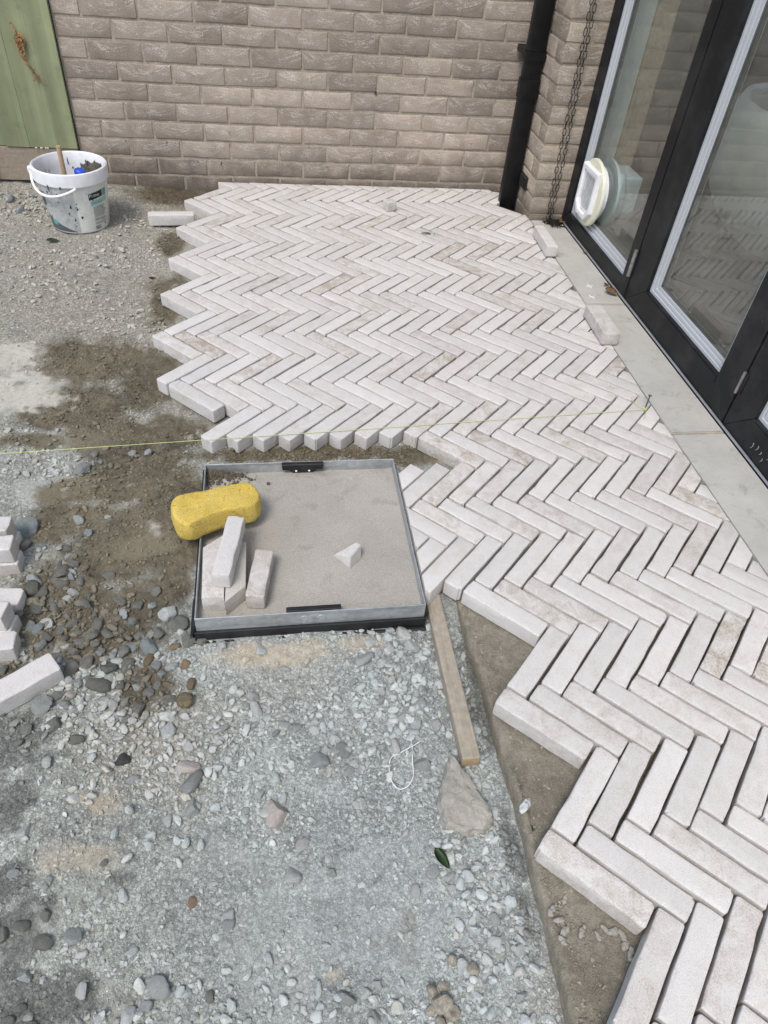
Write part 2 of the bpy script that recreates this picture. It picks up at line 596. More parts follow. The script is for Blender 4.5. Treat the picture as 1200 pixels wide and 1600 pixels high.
def bed_mat():
    m, nt, b = new_mat('damp_mortar_bed')
    t = NT(nt)
    co = t.coord()
    big = t.noise(co, 7, 6, 0.7)
    mid = t.noise(co, 45, 5, 0.7)
    g = t.noise(co, 380, 3, 0.8)
    c = t.ramp(big, [(0.3, (0.185, 0.165, 0.125)), (0.7, (0.285, 0.258, 0.205))])
    c = t.mix(1.0, c, t.rampv(mid, 0.3, 0.7, 0.72, 1.25), 'MULTIPLY')
    c = t.mix(1.0, c, t.rampv(g, 0.3, 0.7, 0.62, 1.36), 'MULTIPLY')
    lt = t.rampv(t.voro(co, 210), 0.06, 0.14, 1.0, 0.0)
    c = t.mix(t.math('MULTIPLY', lt, 0.35), c, (0.45, 0.42, 0.36))
    t.l(c, b.inputs['Base Color'])
    b.inputs['Roughness'].default_value = 0.92
    b.inputs['Specular IOR Level'].default_value = 0.2
    t.bump(t.math('ADD', t.math('MULTIPLY', mid, 2.5), g), b, 0.9, 0.003)
    return m


M_BED = bed_mat()
M_CHUNK = concrete_mat('mortar_chunk', (0.285, 0.27, 0.23), (0.36, 0.34, 0.295), amt=0.6, bump=1.0, gs=240)
M_CUTSTONE = concrete_mat('sawn_stone', (0.42, 0.395, 0.345), (0.50, 0.47, 0.415), amt=0.15, bump=0.2)


def wood_mat(name, a, b_, axis=1, sc=1.0, rough=0.7):
    m, nt, b = new_mat(name)
    t = NT(nt)
    co = t.coord()
    s = [110.0 * sc] * 3
    s[axis] = 5.0 * sc
    n = t.noise(t.mapping(co, tuple(s)), 1.0, 4, 0.6, 1.2)
    g = t.noise(co, 70 * sc, 3)
    c = t.ramp(n, [(0.3, a), (0.7, b_)])
    c = t.mix(1.0, c, t.rampv(g, 0.3, 0.7, 0.85, 1.12), 'MULTIPLY')
    t.l(c, b.inputs['Base Color'])
    b.inputs['Roughness'].default_value = rough
    b.inputs['Specular IOR Level'].default_value = 0.3
    t.bump(n, b, 0.3, 0.001)
    return m


M_BATTEN = wood_mat('weathered_batten', (0.27, 0.235, 0.18), (0.37, 0.325, 0.255))
M_BATTEN_END = wood_mat('fresh_end_grain', (0.36, 0.25, 0.14), (0.45, 0.33, 0.2), axis=0)
M_PLINTH = wood_mat('plinth_board', (0.25, 0.20, 0.15), (0.33, 0.275, 0.215), axis=0)
M_STICK = wood_mat('stirring_stick', (0.38, 0.27, 0.16), (0.48, 0.36, 0.23), axis=2)
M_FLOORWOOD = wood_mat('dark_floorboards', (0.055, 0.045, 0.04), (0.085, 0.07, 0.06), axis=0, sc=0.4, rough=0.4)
M_TRIMWOOD = wood_mat('tan_timber', (0.42, 0.30, 0.20), (0.50, 0.37, 0.26), axis=2)


def fence_mat():
    m, nt, b = new_mat('sage_green_paint')
    t = NT(nt)
    co = t.coord()
    n = t.noise(t.mapping(co, (40, 40, 2.2)), 1.0, 5, 0.65)
    g = t.noise(co, 130, 3)
    big = t.noise(co, 4, 3)
    c = t.ramp(n, [(0.25, (0.225, 0.245, 0.135)), (0.7, (0.29, 0.31, 0.182))])
    c = t.mix(1.0, c, t.rampv(big, 0.3, 0.7, 0.86, 1.1), 'MULTIPLY')
    spots = t.rampv(t.noise(co, 42, 5, 0.7), 0.69, 0.76)
    c = t.mix(t.math('MULTIPLY', spots, 0.7), c, (0.055, 0.05, 0.03))
    scr = t.rampv(t.noise(t.mapping(co, (260, 260, 9), rot=(0, 0.25, 0)), 1.0, 2), 0.76, 0.80)
    c = t.mix(t.math('MULTIPLY', scr, 0.5), c, (0.45, 0.45, 0.36))
    band = t.rampv(t.noise(t.mapping(co, (13, 13, .35)), 1.0, 2), 0.35, 0.65, 0.80, 1.12)
    c = t.mix(1.0, c, band, 'MULTIPLY')
    grime = t.rampv(t.noise(co, 15, 6, 0.75), 0.56, 0.72)
    c = t.mix(t.math('MULTIPLY', grime, 0.35), c, (0.10, 0.105, 0.06))
    t.l(c, b.inputs['Base Color'])
    b.inputs['Roughness'].default_value = 0.75
    b.inputs['Specular IOR Level'].default_value = 0.25
    t.bump(t.math('ADD', n, t.math('MULTIPLY', g, 0.4)), b, 0.35, 0.0015)
    return m


M_FENCE = fence_mat()


def sponge_mat():
    m, nt, b = new_mat('yellow_foam')
    t = NT(nt)
    co = t.coord()
    n = t.noise(co, 240, 3, 0.7)
    big = t.noise(co, 16, 4)
    pits = t.math('MAXIMUM', t.rampv(t.voro(co, 170), 0.06, 0.22, 1.0, 0.0), t.rampv(t.voro(co, 95), 0.06, 0.15, 0.8, 0.0))
    c = t.ramp(big, [(0.3, (0.60, 0.43, 0.085)), (0.7, (0.70, 0.53, 0.15))])
    c = t.mix(1.0, c, t.rampv(n, 0.3, 0.7, 0.82, 1.12), 'MULTIPLY')
    gate = t.rampv(t.noise(co, 38, 3), 0.40, 0.52)
    pm = t.math('MULTIPLY', pits, gate)
    c = t.mix(t.math('MULTIPLY', pm, 0.75), c, (0.15, 0.09, 0.02))
    dirt = t.rampv(t.noise(co, 30, 5, 0.7), 0.55, 0.75)
    c = t.mix(t.math('MULTIPLY', dirt, 0.35), c, (0.30, 0.22, 0.08))
    t.l(c, b.inputs['Base Color'])
    b.inputs['Roughness'].default_value = 0.95
    b.inputs['Specular IOR Level'].default_value = 0.15
    b.inputs['Subsurface Weight'].default_value = 0.12
    b.inputs['Subsurface Radius'].default_value = (0.01, 0.006, 0.002)
    t.bump(t.math('SUBTRACT', n, t.math('MULTIPLY', pm, 1.6)), b, 0.9, 0.004)
    return m


M_SPONGE = sponge_mat()


def glass_mat(name='double_glazing', ior=0.085, tint=(0.86, 0.90, 0.885)):
    m = bpy.data.materials.new(name)
    m.use_nodes = True
    nt = m.node_tree
    nt.nodes.clear()
    t = NT(nt)
    out = t.n('ShaderNodeOutputMaterial')
    tr = t.n('ShaderNodeBsdfTransparent'); tr.inputs[0].default_value = (*tint, 1)
    gl = t.n('ShaderNodeBsdfGlossy'); gl.inputs[0].default_value = (0.95, 0.97, 0.96, 1)
    gl.inputs['Roughness'].default_value = 0.012
    df = t.n('ShaderNodeBsdfDiffuse'); df.inputs[0].default_value = (0.58, 0.54, 0.45, 1)
    lw = t.n('ShaderNodeLayerWeight'); lw.inputs[0].default_value = 0.5
    f5 = t.math('POWER', lw.outputs['Facing'], 4.0)
    fr = t.n('ShaderNodeMapRange'); t.l(f5, fr.inputs[0])
    fr.inputs[3].default_value = ior; fr.inputs[4].default_value = 0.85
    mx = t.n('ShaderNodeMixShader')
    t.l(fr.outputs[0], mx.inputs[0]); t.l(tr.outputs[0], mx.inputs[1]); t.l(gl.outputs[0], mx.inputs[2])
    # dust film, thickened and warmed to brighten the panes like a reflected veil
    co = t.coord()
    d = t.rampv(t.noise(co, 9, 5, 0.7), 0.35, 0.8, 0.035, 0.12)
    mx2 = t.n('ShaderNodeMixShader')
    t.l(d, mx2.inputs[0]); t.l(mx.outputs[0], mx2.inputs[1]); t.l(df.outputs[0], mx2.inputs[2])
    t.l(mx2.outputs[0], out.inputs[0])
    return m


M_GLASS = glass_mat()
M_FLAPGLASS = plain('milky_flap', (0.46, 0.47, 0.48), 0.25, grime=0.12, nscale=30, bump=0.02)
M_CREAM = plain('aged_cream_plastic', (0.66, 0.64, 0.50), 0.4, grime=0.06, nscale=60, bump=0.03)
M_WHITE = plain('white_plastic', (0.74, 0.74, 0.75), 0.42, grime=0.06, nscale=40, bump=0.03)
M_TUNNEL = plain('pale_plastic', (0.62, 0.65, 0.66), 0.4, grime=0.05, nscale=40, bump=0.02)
M_CHAIN = plain('rusty_black_chain', (0.022, 0.017, 0.014), 0.55, 0.5, grime=0.5, nscale=200, bump=0.4)
M_PLASTER = plain('pale_plaster', (0.82, 0.795, 0.735), 0.8, grime=0.05, nscale=12, bump=0.05)
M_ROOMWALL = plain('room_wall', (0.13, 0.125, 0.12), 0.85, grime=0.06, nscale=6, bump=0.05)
M_CHAIR = plain('white_moulded_seat', (0.72, 0.70, 0.66), 0.5, grime=0.04, nscale=10, bump=0.02)
M_WIRE = plain('white_cord', (0.72, 0.73, 0.74), 0.6, grime=0.1, nscale=300, bump=0.1)
M_STRING = plain('yellow_green_line', (0.50, 0.56, 0.20), 0.6, grime=0.1, nscale=300, bump=0.1)
M_NAIL = plain('steel_nail', (0.10, 0.10, 0.085), 0.4, 0.8, grime=0.2, nscale=200, bump=0.1)
M_LEAFDRY = plain('dry_leaf', (0.33, 0.20, 0.10), 0.85, grime=0.45, nscale=90, bump=0.5)
M_TENDRIL = plain('dry_tendril', (0.30, 0.165, 0.075), 0.9, grime=0.5, nscale=120, bump=0.7)
M_TWIG = plain('brown_twig', (0.08, 0.06, 0.03), 0.85, grime=0.3, nscale=150, bump=0.4)
M_TILE_X = plain('white_spacer', (0.75, 0.76, 0.78), 0.45, grime=0.03, nscale=90, bump=0.0)
M_VENT = plain('dark_vent', (0.018, 0.017, 0.016), 0.6, grime=0.3, nscale=90, bump=0.1)
M_PALEGLUE = plain('pale_paint_drips', (0.62, 0.60, 0.52), 0.7, grime=0.1, nscale=90, bump=0.1)


def leaf_mat():
    m, nt, b = new_mat('green_leaf')
    t = NT(nt)
    n = t.noise(t.coord(), 120, 4)
    t.l(t.ramp(n, [(0.3, (0.022, 0.05, 0.016)), (0.7, (0.045, 0.095, 0.028))]), b.inputs['Base Color'])
    b.inputs['Roughness'].default_value = 0.42
    return m


M_LEAF = leaf_mat()

STONES= [(-0.559, -2.194, 0.054, 'g', 1), (-0.657, -2.431, 0.068, 'b', 1), (-0.657, -2.501, 0.038, 'd', 0), (-0.546, -2.596, 0.04, 'd', 0), (-0.436, -2.615, 0.034, 'd', 0), (-0.608, -2.62, 0.035, 'g', 0), (-0.605, -2.649, 0.045, 'd', 0), (-0.585, -2.709, 0.032, 'd', 0), (-0.592, -2.754, 0.029, 'g', 0), (-0.558, -2.747, 0.029, 'l', 0), (-0.473, -2.707, 0.035, 'd', 0), (-0.497, -2.748, 0.032, 'd', 0), (-0.452, -2.79, 0.028, 'd', 0), (-0.517, -2.844, 0.037, 'd', 0), (-0.484, -2.833, 0.03, 'd', 0), (-0.483, -2.88, 0.038, 'd', 0), (-0.451, -2.864, 0.038, 'd', 0), (-0.402, -2.872, 0.038, 'd', 0), (-0.363, -2.869, 0.036, 'd', 0), (-0.416, -2.921, 0.045, 'd', 1), (-0.463, -2.915, 0.029, 'g', 0), (-0.47, -2.943, 0.025, 'p', 1), (-0.321, -2.816, 0.046, 'b', 0), (-0.359, -2.814, 0.031, 'g', 0), (-0.252, -2.76, 0.048, 'd', 1), (-0.277, -2.734, 0.045, 'l', 1), (-0.232, -2.81, 0.033, 'd', 0), (-0.301, -2.788, 0.032, 'd', 0), (-0.318, -2.854, 0.028, 'n', 0), (-0.522, -2.968, 0.039, 'g', 0), (-0.27, -3.001, 0.035, 'w', 1), (-0.261, -3.032, 0.035, 'l', 0), (-0.085, -2.963, 0.032, 'l', 0), (-0.074, -2.995, 0.031, 'l', 0), (-0.15, -3.038, 0.03, 'l', 0), (-0.348, -3.098, 0.032, 'k', 1), (-0.148, -2.834, 0.027, 'w', 0), (-0.061, -2.85, 0.027, 'l', 0), (0.293, -2.835, 0.043, 'w', 1), (0.307, -2.866, 0.037, 'l', 0), (0.247, -2.873, 0.031, 'w', 0), (0.201, -2.852, 0.028, 'l', 0), (0.185, -2.891, 0.04, 'l', 0), (0.301, -3.018, 0.036, 'g', 0), (0.281, -3.067, 0.026, 'l', 0), (0.225, -3.116, 0.028, 'w', 0), (0.279, -3.161, 0.035, 'g', 1), (0.328, -3.07, 0.026, 'l', 0), (0.355, -3.045, 0.024, 'g', 0), (0.11, -3.115, 0.033, 'g', 0), (0.073, -3.111, 0.022, 'l', 0), (0.096, -3.086, 0.025, 'l', 0), (0.162, -3.055, 0.026, 'w', 0), (0.124, -3.113, 0.021, 'l', 0), (0.134, -3.234, 0.024, 'l', 0), (-0.214, -3.121, 0.039, 'p', 0), (-0.202, -3.152, 0.044, 'g', 1), (-0.2, -3.205, 0.033, 'l', 0), (-0.429, -3.173, 0.021, 'w', 0), (-0.503, -3.235, 0.027, 'l', 0), (-0.247, -3.227, 0.022, 'l', 0), (-0.316, -3.358, 0.022, 'w', 0), (-0.193, -3.378, 0.021, 'n', 1), (-0.123, -3.41, 0.023, 'l', 0), (-0.238, -3.508, 0.036, 'l', 1), (-0.259, -3.533, 0.025, 'l', 0), (-0.285, -3.549, 0.03, 'l', 0), (-0.361, -3.501, 0.022, 'l', 0), (-0.474, -3.396, 0.023, 'd', 0), (-0.435, -3.426, 0.027, 'd', 0), (-0.448, -3.335, 0.016, 'l', 0), (-0.442, -3.325, 0.019, 'g', 0), (-0.387, -3.418, 0.027, 'g', 0), (-0.155, -3.532, 0.017, 'd', 0), (-0.034, -3.234, 0.051, 'p', 1), (0.014, -3.302, 0.025, 'w', 0), (-0.007, -3.357, 0.036, 'l', 1), (0.062, -3.332, 0.019, 'l', 0), (0.136, -3.234, 0.022, 'l', 0), (0.263, -3.378, 0.025, 'l', 1), (0.057, -3.136, 0.041, 'g', 1), (0.103, -3.111, 0.028, 'g', 0), (0.076, -3.56, 0.027, 'g', 1), (-0.052, -3.487, 0.018, 'l', 0), (-0.123, -3.426, 0.023, 'g', 0), (0.131, -3.547, 0.017, 'l', 0), (-0.582, -2.662, 0.03, 'd', 0), (-0.572, -2.764, 0.026, 'b', 0), (-0.547, -2.784, 0.026, 'd', 0), (-0.51, -2.795, 0.023, 'd', 0), (-0.47, -2.805, 0.025, 'd', 0), (-0.503, -2.817, 0.022, 'l', 0), (-0.389, -2.772, 0.023, 'd', 0), (-0.378, -2.831, 0.031, 'd', 0), (-0.396, -2.844, 0.025, 'g', 0), (-0.429, -2.831, 0.025, 'g', 0), (-0.396, -2.901, 0.024, 'l', 0), (-0.399, -2.958, 0.026, 'l', 0), (-0.386, -2.966, 0.026, 'w', 1), (-0.498, -2.945, 0.031, 'd', 0), (-0.481, -2.969, 0.026, 'g', 0), (-0.312, -2.939, 0.025, 'd', 0), (-0.459, -2.985, 0.026, 'l', 0), (-0.51, -2.657, 0.024, 'l', 0), (-0.525, -2.676, 0.021, 'l', 0)]
BROWN = [(-0.255, -2.50, 0.06, 0.16), (-0.26, -2.33, 0.06, 0.14), (-0.27, -2.66, 0.05, 0.08), (-.45, -2.45, .2, .15), (-.36,-2.0,.12,.1), (-0.613, -1.598, 0.26, 0.16), (-0.404, -1.761, 0.126, 0.216), (-0.627, -1.9, 0.197, 0.135), (-0.454, -2.039, 0.232, 0.125), (-0.395, -2.229, 0.147, 0.174), (-0.353, -2.455, 0.1, 0.128), (-0.425, -2.282, 0.182, 0.136), (-0.562, -2.296, 0.123, 0.079), (-0.574, -2.422, 0.134, 0.119), (-0.423, -2.572, 0.193, 0.121), (-0.496, -2.706, 0.179, 0.142), (-0.335, -2.678, 0.108, 0.103), (-0.412, -2.797, 0.144, 0.084), (-0.33, -2.914, 0.069, 0.073), (-0.384, -1.179, 0.074, 0.247), (-0.427, -0.677, 0.069, 0.129), (-0.493, -0.126, 0.187, 0.161), (0.09, -2.157, 0.401, 0.049), (0.408, -2.178, 0.122, 0.056), (-0.606, -2.872, 0.041, 0.034), (-0.711, -2.059, 0.111, 0.047)]
PALE = [(-0.844, -1.787, 0.139, 0.137), (-0.897, -1.593, 0.104, 0.122)]
TAN = [(-0.405, -3.286, 0.09, 0.037), (-0.374, -3.19, 0.043, 0.028), (-0.043, -2.864, 0.183, 0.038), (0.054, -3.527, 0.022, 0.013), (-0.422, -3.176, 0.024, 0.016), (0.174, -2.85, 0.063, 0.021)]
WET = [(-0.576, -3.058, 0.088, 0.071), (-0.54, -3.168, 0.041, 0.052), (-0.469, -3.399, 0.052, 0.07), (-0.438, -3.505, 0.109, 0.054), (-0.506, -3.323, 0.043, 0.033), (-0.321, -3.33, 0.023, 0.016), (0.44, -2.994, 0.025, 0.206), (0.427, -3.357, 0.018, 0.149)]
SMOOTH = [(-0.348, -2.52, 0.082, 0.042), (-0.616, -2.279, 0.104, 0.067), (-0.6, -2.064, 0.131, 0.062), (-0.824, -1.787, 0.139, 0.137), (0.038, -3.449, 0.176, 0.108), (0.209, -3.415, 0.098, 0.125)]
CLUMP = [(0.209, -3.588, 0.05, 0.027), (0.268, -3.518, 0.023, 0.039), (-1.09, -0.13, 0.175, 0.196), (-1.101, -0.361, 0.139, 0.135), (-0.714, -0.905, 0.154, 0.116)]
WANDER = [[-0.01067, -0.00887], [-0.00145, 0.00778], [-0.00153, -0.00134], [0.01366, 0.01634], [0.01061, 0.01577], [0.03396, 0.02649], [0.01823, 0.02246], [-0.00277, 0.01296], [0.00436, 9e-05]]

# ================================================================== GROUND
def blob(x, y, L, soft=1.6):
    v = np.zeros_like(x)
    for cx, cy, rx, ry in L:
        d = np.sqrt(((x - cx) / rx) ** 2 + ((y - cy) / ry) ** 2)
        v = np.maximum(v, np.clip(1.35 - d * 0.95, 0, 1))
    return v


def zbase(x, y):
    z = -.05 - .035 * sstep(-2.6, -2.9, y) * sstep(-.55, -.2, x) - .012 * sstep(-2.6, -2.9, y)
    z = z + .03 * np.exp(-(((x + .30) / .10) ** 2 + ((y + 2.38) / .18) ** 2))
    z = z + .02 * sstep(-.9, -.2, y) * sstep(-.4, -.8, x)
    z = z + .017 * np.exp(-((y + 2.845) / .06) ** 2) * sstep(-.36, -.26, x) * (1 - sstep(.33, .40, x))
    return z


def masks(x, y):
    wob = fbm(x, y, 0.16, 4, 3) * 0.55 + fbm(x, y, 0.045, 3, 13) * 0.30
    edge_ = np.exp(-((x + .40 - .05 * np.sin(y * 20)) / .07) ** 2) * sstep(-1.9, -1.6, y) * (1 - sstep(-.25, -.05, y)) * .55
    b = np.clip(np.maximum(blob(x, y, BROWN), edge_) + wob * 0.9, 0, 1)
    b = sstep(0.20, 0.74, b)
    pale = sstep(0.28, 0.80, np.clip(blob(x, y, PALE) + wob * 0.75 + fbm(x, y, 0.02, 3, 15) * .35, 0, 1))
    b = b * (1 - pale)
    tan = sstep(0.25, 0.85, np.clip(blob(x, y, TAN) + fbm(x, y, 0.05, 4, 9) * 0.5, 0, 1))
    wet = sstep(0.25, 0.75, np.clip(blob(x, y, WET) + fbm(x, y, 0.06, 4, 21) * 0.55 + fbm(x, y, 0.016, 2, 23) * 0.45, 0, 1))
    sf = sstep(-2.9, -3.1, y)
    smooth = sstep(0.2, 0.75, blob(x, y, SMOOTH) + fbm(x, y, 0.09, 4, 31) * (0.5 + 0.7 * sf)) * (1 - 0.35 * sf)
    smooth = np.maximum(smooth, pale)
    clump = sstep(0.2, 0.8, blob(x, y, CLUMP) + wob * 0.4)
    return b, pale, tan, wet, smooth, clump


def ground_col(x, y, m=None):
    b, pale, tan, wet, smooth, clump = m or masks(x, y)
    n = fbm(x, y, 0.22, 4, 41)
    n2 = fbm(x, y, 0.05, 4, 43)
    front = sstep(-1.6, -2.9, y)
    lf = sstep(.15, -.45, x) * front
    grey = np.stack([0.415 - 0.022 * front + .012 * lf, 0.412 + 0.006 * front, 0.358 + 0.036 * front - .024 * lf], -1)
    grey = grey * (1 + 0.20 * n + 0.16 * n2)[..., None]
    # straw-coloured dust in the grey stuff
    far_ = sstep(-2.1, -1.5, y)
    w = (np.clip(sstep(0.15, 0.6, fbm(x, y, 0.30, 3, 77)) * .5 + .55 * far_, 0, .85))[..., None]
    grey = grey * (1 - w) + np.array([0.42, 0.385, 0.315]) * w
    brown = np.array([0.150, 0.129, 0.088]) * (1 + 0.30 * n + 0.30 * n2)[..., None]
    c = grey * (1 - b[..., None]) + brown * b[..., None]
    sm = (smooth * b)[..., None] * 0.65
    c = c * (1 - sm) + np.array([0.20, 0.175, 0.12]) * sm
    palec = np.array([0.47, 0.45, 0.38]) * (1 + 0.10 * n2)[..., None]  # pale smooth patch, its colour lightened to imitate sunlit glare
    c = c * (1 - pale[..., None]) + palec * pale[..., None]
    t = (tan * 0.85 * (0.75 + 0.5 * n2))[..., None]
    c = c * (1 - t) + np.array([0.44, 0.37, 0.27]) * t
    w = (wet * 0.72 * (1 - tan))[..., None]
    c = c * (1 - w) + np.array([0.125, 0.128, 0.115]) * w
    # damp margin at the foot of the wall
    dw = (sstep(-0.28, -0.10, y) * sstep(-0.75, -0.45, x))[..., None] * 0.75
    c = c * (1 - dw) + np.array([0.105, 0.082, 0.055]) * dw
    return np.clip(c, 0.015, 0.7)


def zfine(x, y, m=None):
    b, pale, tan, wet, smooth, clump = m or masks(x, y)
    rough = 1 - 0.8 * smooth
    z = zbase(x, y)
    z = z + fbm(x, y, 0.30, 3, 51) * 0.006
    z = z + fbm(x, y, 0.06, 3, 53) * 0.0042 * rough * (1 + 1.3 * b + 1.6 * clump)
    f = fbm(x, y, 0.018, 3, 57)
    z = z + (f * (0.0022 + .0030 * b) + np.maximum(f, 0) ** 2 * 0.012 * (b + 0.25)) * rough
    z = z + np.maximum(fbm(x, y, 0.035, 2, 59) - 0.15, 0) * 0.02 * clump
    return z


def grid_axis(a, b, step, lo, hi):
    core = np.arange(a, b, step)
    left, d, v = [], step * 3, a
    while v > lo:
        v -= d; d *= 1.7; left.append(v)
    right, d, v = [], step * 3, core[-1]
    while v < hi:
        v += d; d *= 1.7; right.append(v)
    return np.array(left[::-1] + list(core) + right)


gx = grid_axis(-1.42, 0.50, 0.0062, -40, 40)
gy = grid_axis(-3.74, -0.02, 0.0066, -40, 40)
GX, GY = np.meshgrid(gx, gy)
GM = masks(GX, GY)
inner = (sstep(-3.0, -1.42, GX) * (1 - sstep(0.5, 1.5, GX)) * sstep(-5.5, -3.8, GY) * (1 - sstep(0.0, 0.8, GY)))
GZ = zfine(GX, GY, GM)
GZ = GZ * inner + (-0.08) * (1 - inner)
# under the finished paving the ground is a plain bed
under = sstep(-0.30, -0.24, GX) * sstep(-2.02, -1.96, GY)
GZ = np.where(under > 0, np.minimum(GZ, -0.056), GZ)
inbox = (GX > -.205) & (GX < .337) & (GY > -2.795) & (GY < -2.255)
GZ = np.where(inbox, -0.075, GZ)
GC = ground_col(GX, GY, GM)
ny, nx = GX.shape
gv = np.stack([GX, GY, GZ], -1).reshape(-1, 3)
idx = np.arange(nx * ny).reshape(ny, nx)
gf = np.stack([idx[:-1, :-1], idx[:-1, 1:], idx[1:, 1:], idx[1:, :-1]], -1).reshape(-1, 4)


def big_mesh(name, v, f, col, mat, smooth=True):
    me = bpy.data.meshes.new(name)
    k = f.shape[1]
    me.vertices.add(len(v))
    me.vertices.foreach_set('co', v.astype(np.float32).ravel())
    me.loops.add(f.size)
    me.loops.foreach_set('vertex_index', f.astype(np.int32).ravel())
    me.polygons.add(len(f))
    me.polygons.foreach_set('loop_start', np.arange(0, f.size, k, dtype=np.int32))
    me.polygons.foreach_set('use_smooth', np.full(len(f), smooth))
    me.update(calc_edges=True)
    at = me.attributes.new('Col', 'FLOAT_COLOR', 'POINT')
    rgba = np.concatenate([col, np.ones((len(col), 1))], 1).astype(np.float32)
    at.data.foreach_set('color', rgba.ravel())
    me.materials.append(mat)
    return me


ground = mobj('ground', big_mesh('ground', gv, gf, GC.reshape(-1, 3), M_GROUND))
tag(ground, kind='structure')
_g = ground.data.attributes.new('grit', 'FLOAT', 'POINT')
_gr = np.clip((1 - .75 * GM[1]) * (1 - .45 * GM[0]) * (1 - .45 * GM[4]) * (1 - .5 * GM[2]), 0.12, 1)
_g.data.foreach_set('value', _gr.ravel().astype(np.float32))


# ------------------------------------------------------------------ gravel
def ico(sub):
    bm = bmesh.new()
    bmesh.ops.create_icosphere(bm, subdivisions=sub, radius=1)
    v = np.array([q.co[:] for q in bm.verts])
    f = np.array([[q.index for q in p.verts] for p in bm.faces])
    bm.free()
    return v, f


ICO1, ICO2, ICO3 = ico(1), ico(2), ico(3)


def rock_shape(base, seed, planes=11, rnd=0.25, flat=(1, 1, 1)):
    r = np.random.RandomState(seed)
    v = base.copy()
    n = r.normal(size=(planes, 3)); n /= np.linalg.norm(n, axis=1)[:, None]
    d = r.uniform(0.5, 0.95, planes)
    dots = v @ n.T
    rr = np.where(dots > 0.05, d / np.maximum(dots, 0.05), 9).min(1)
    rr = np.minimum(rr, 1.18)
    rr = rr * (1 - rnd) + rnd * 0.9
    out = v * rr[:, None] * np.array(flat)
    return out


def rand_rot(n, r, flatness=1.0):
    q = r.normal(size=(n, 4))
    q /= np.linalg.norm(q, axis=1)[:, None]
    w, x, y, z = q.T
    return np.stack([1 - 2 * (y * y + z * z), 2 * (x * y - z * w), 2 * (x * z + y * w),
                     2 * (x * y + z * w), 1 - 2 * (x * x + z * z), 2 * (y * z - x * w),
                     2 * (x * z - y * w), 2 * (y * z + x * w), 1 - 2 * (x * x + y * y)], -1).reshape(n, 3, 3)


def scatter_mesh(name, shapes, faces, x, y, z, size, col, mat, r, flatz=0.7):
    n = len(x)
    nv = shapes[0].shape[0]
    pick = r.randint(0, len(shapes), n)
    S = np.stack(shapes)[pick]
    Rm = rand_rot(n, r)
    V = np.einsum('nij,nvj->nvi', Rm, S) * size[:, None, None]
    V[:, :, 2] *= flatz
    V += np.stack([x, y, z], -1)[:, None, :]
    F = faces[None] + (np.arange(n) * nv)[:, None, None]
    C = np.repeat(col[:, None, :], nv, 1)
    return big_mesh(name, V.reshape(-1, 3), F.reshape(-1, 3), C.reshape(-1, 3), mat, smooth=False)


def allowed(x, y):
    ok = np.ones(len(x), bool)
    ok &= ~((x > -.245) & (x < .36) & (y > -2.812) & (y < -2.235))      # access cover
    ok &= ~((x > -.36 + 0.05 * np.sin(y * 20)) & (y > -2.03))            # paving
    ok &= ~((x > .435) & (y < -2.6))                                      # mortar bed
    ok &= ~((x > .385) & (y > -2.8))
    ok &= ~(((x + .825) ** 2 + (y + .475) ** 2) < .125 ** 2)
    ok &= y < -.02
    return ok


def sample(n, r, power=1.0):
    """more samples near the viewpoint end of the site, where single grains can be seen"""
    u = r.uniform(size=n)
    y = -3.74 + 3.70 * u ** power
    x = r.uniform(-1.40, 0.445, n)
    return x, y


r = np.random.RandomState(5)
CUBE = np.array([[x, y, z] for x in (-1, 1) for y in (-1, 1) for z in (-1, 1)], float) * .66
CUBE_F = np.array([[0, 1, 3], [0, 3, 2], [4, 6, 7], [4, 7, 5], [0, 4, 5], [0, 5, 1], [2, 3, 7], [2, 7, 6], [0, 2, 6], [0, 6, 4], [1, 5, 7], [1, 7, 3]])


def shard(r):
    v = CUBE + r.uniform(-.34, .34, (8, 3))
    return v * np.array([1.1, r.uniform(.6, .95), r.uniform(.4, .75)])


shp1 = [shard(r) for i in range(24)]
shp2 = [rock_shape(ICO2[0], 200 + i, 7, 0.03, (1.05, r.uniform(.6, .92), r.uniform(.45, .75))) for i in range(20)]


def stone_colors(x, y, m, r):
    n = len(x)
    g = ground_col(x, y, m)
    front = sstep(-1.6, -2.9, y)
    pal = np.array([[.39, .395, .37], [.33, .345, .33], [.46, .455, .425], [.26, .27, .255], [.52, .505, .47], [.38, .34, .28]])
    c = pal[r.choice(6, n, p=[.34, .26, .17, .10, .06, .07])] * r.uniform(.85, 1.15, (n, 1))
    c = c * (1.06 + np.stack([-.03 * front, .005 * front, .03 * front], -1))
    b, pale, tan, wet, smooth, clump = m
    w = np.clip(0.46 + 0.40 * tan + 0.45 * wet + 0.5 * b + 0.3 * sstep(-2.1, -1.5, y), 0, 0.9)[:, None]
    return np.clip(c * (1 - w) + g * w, .03, .7)


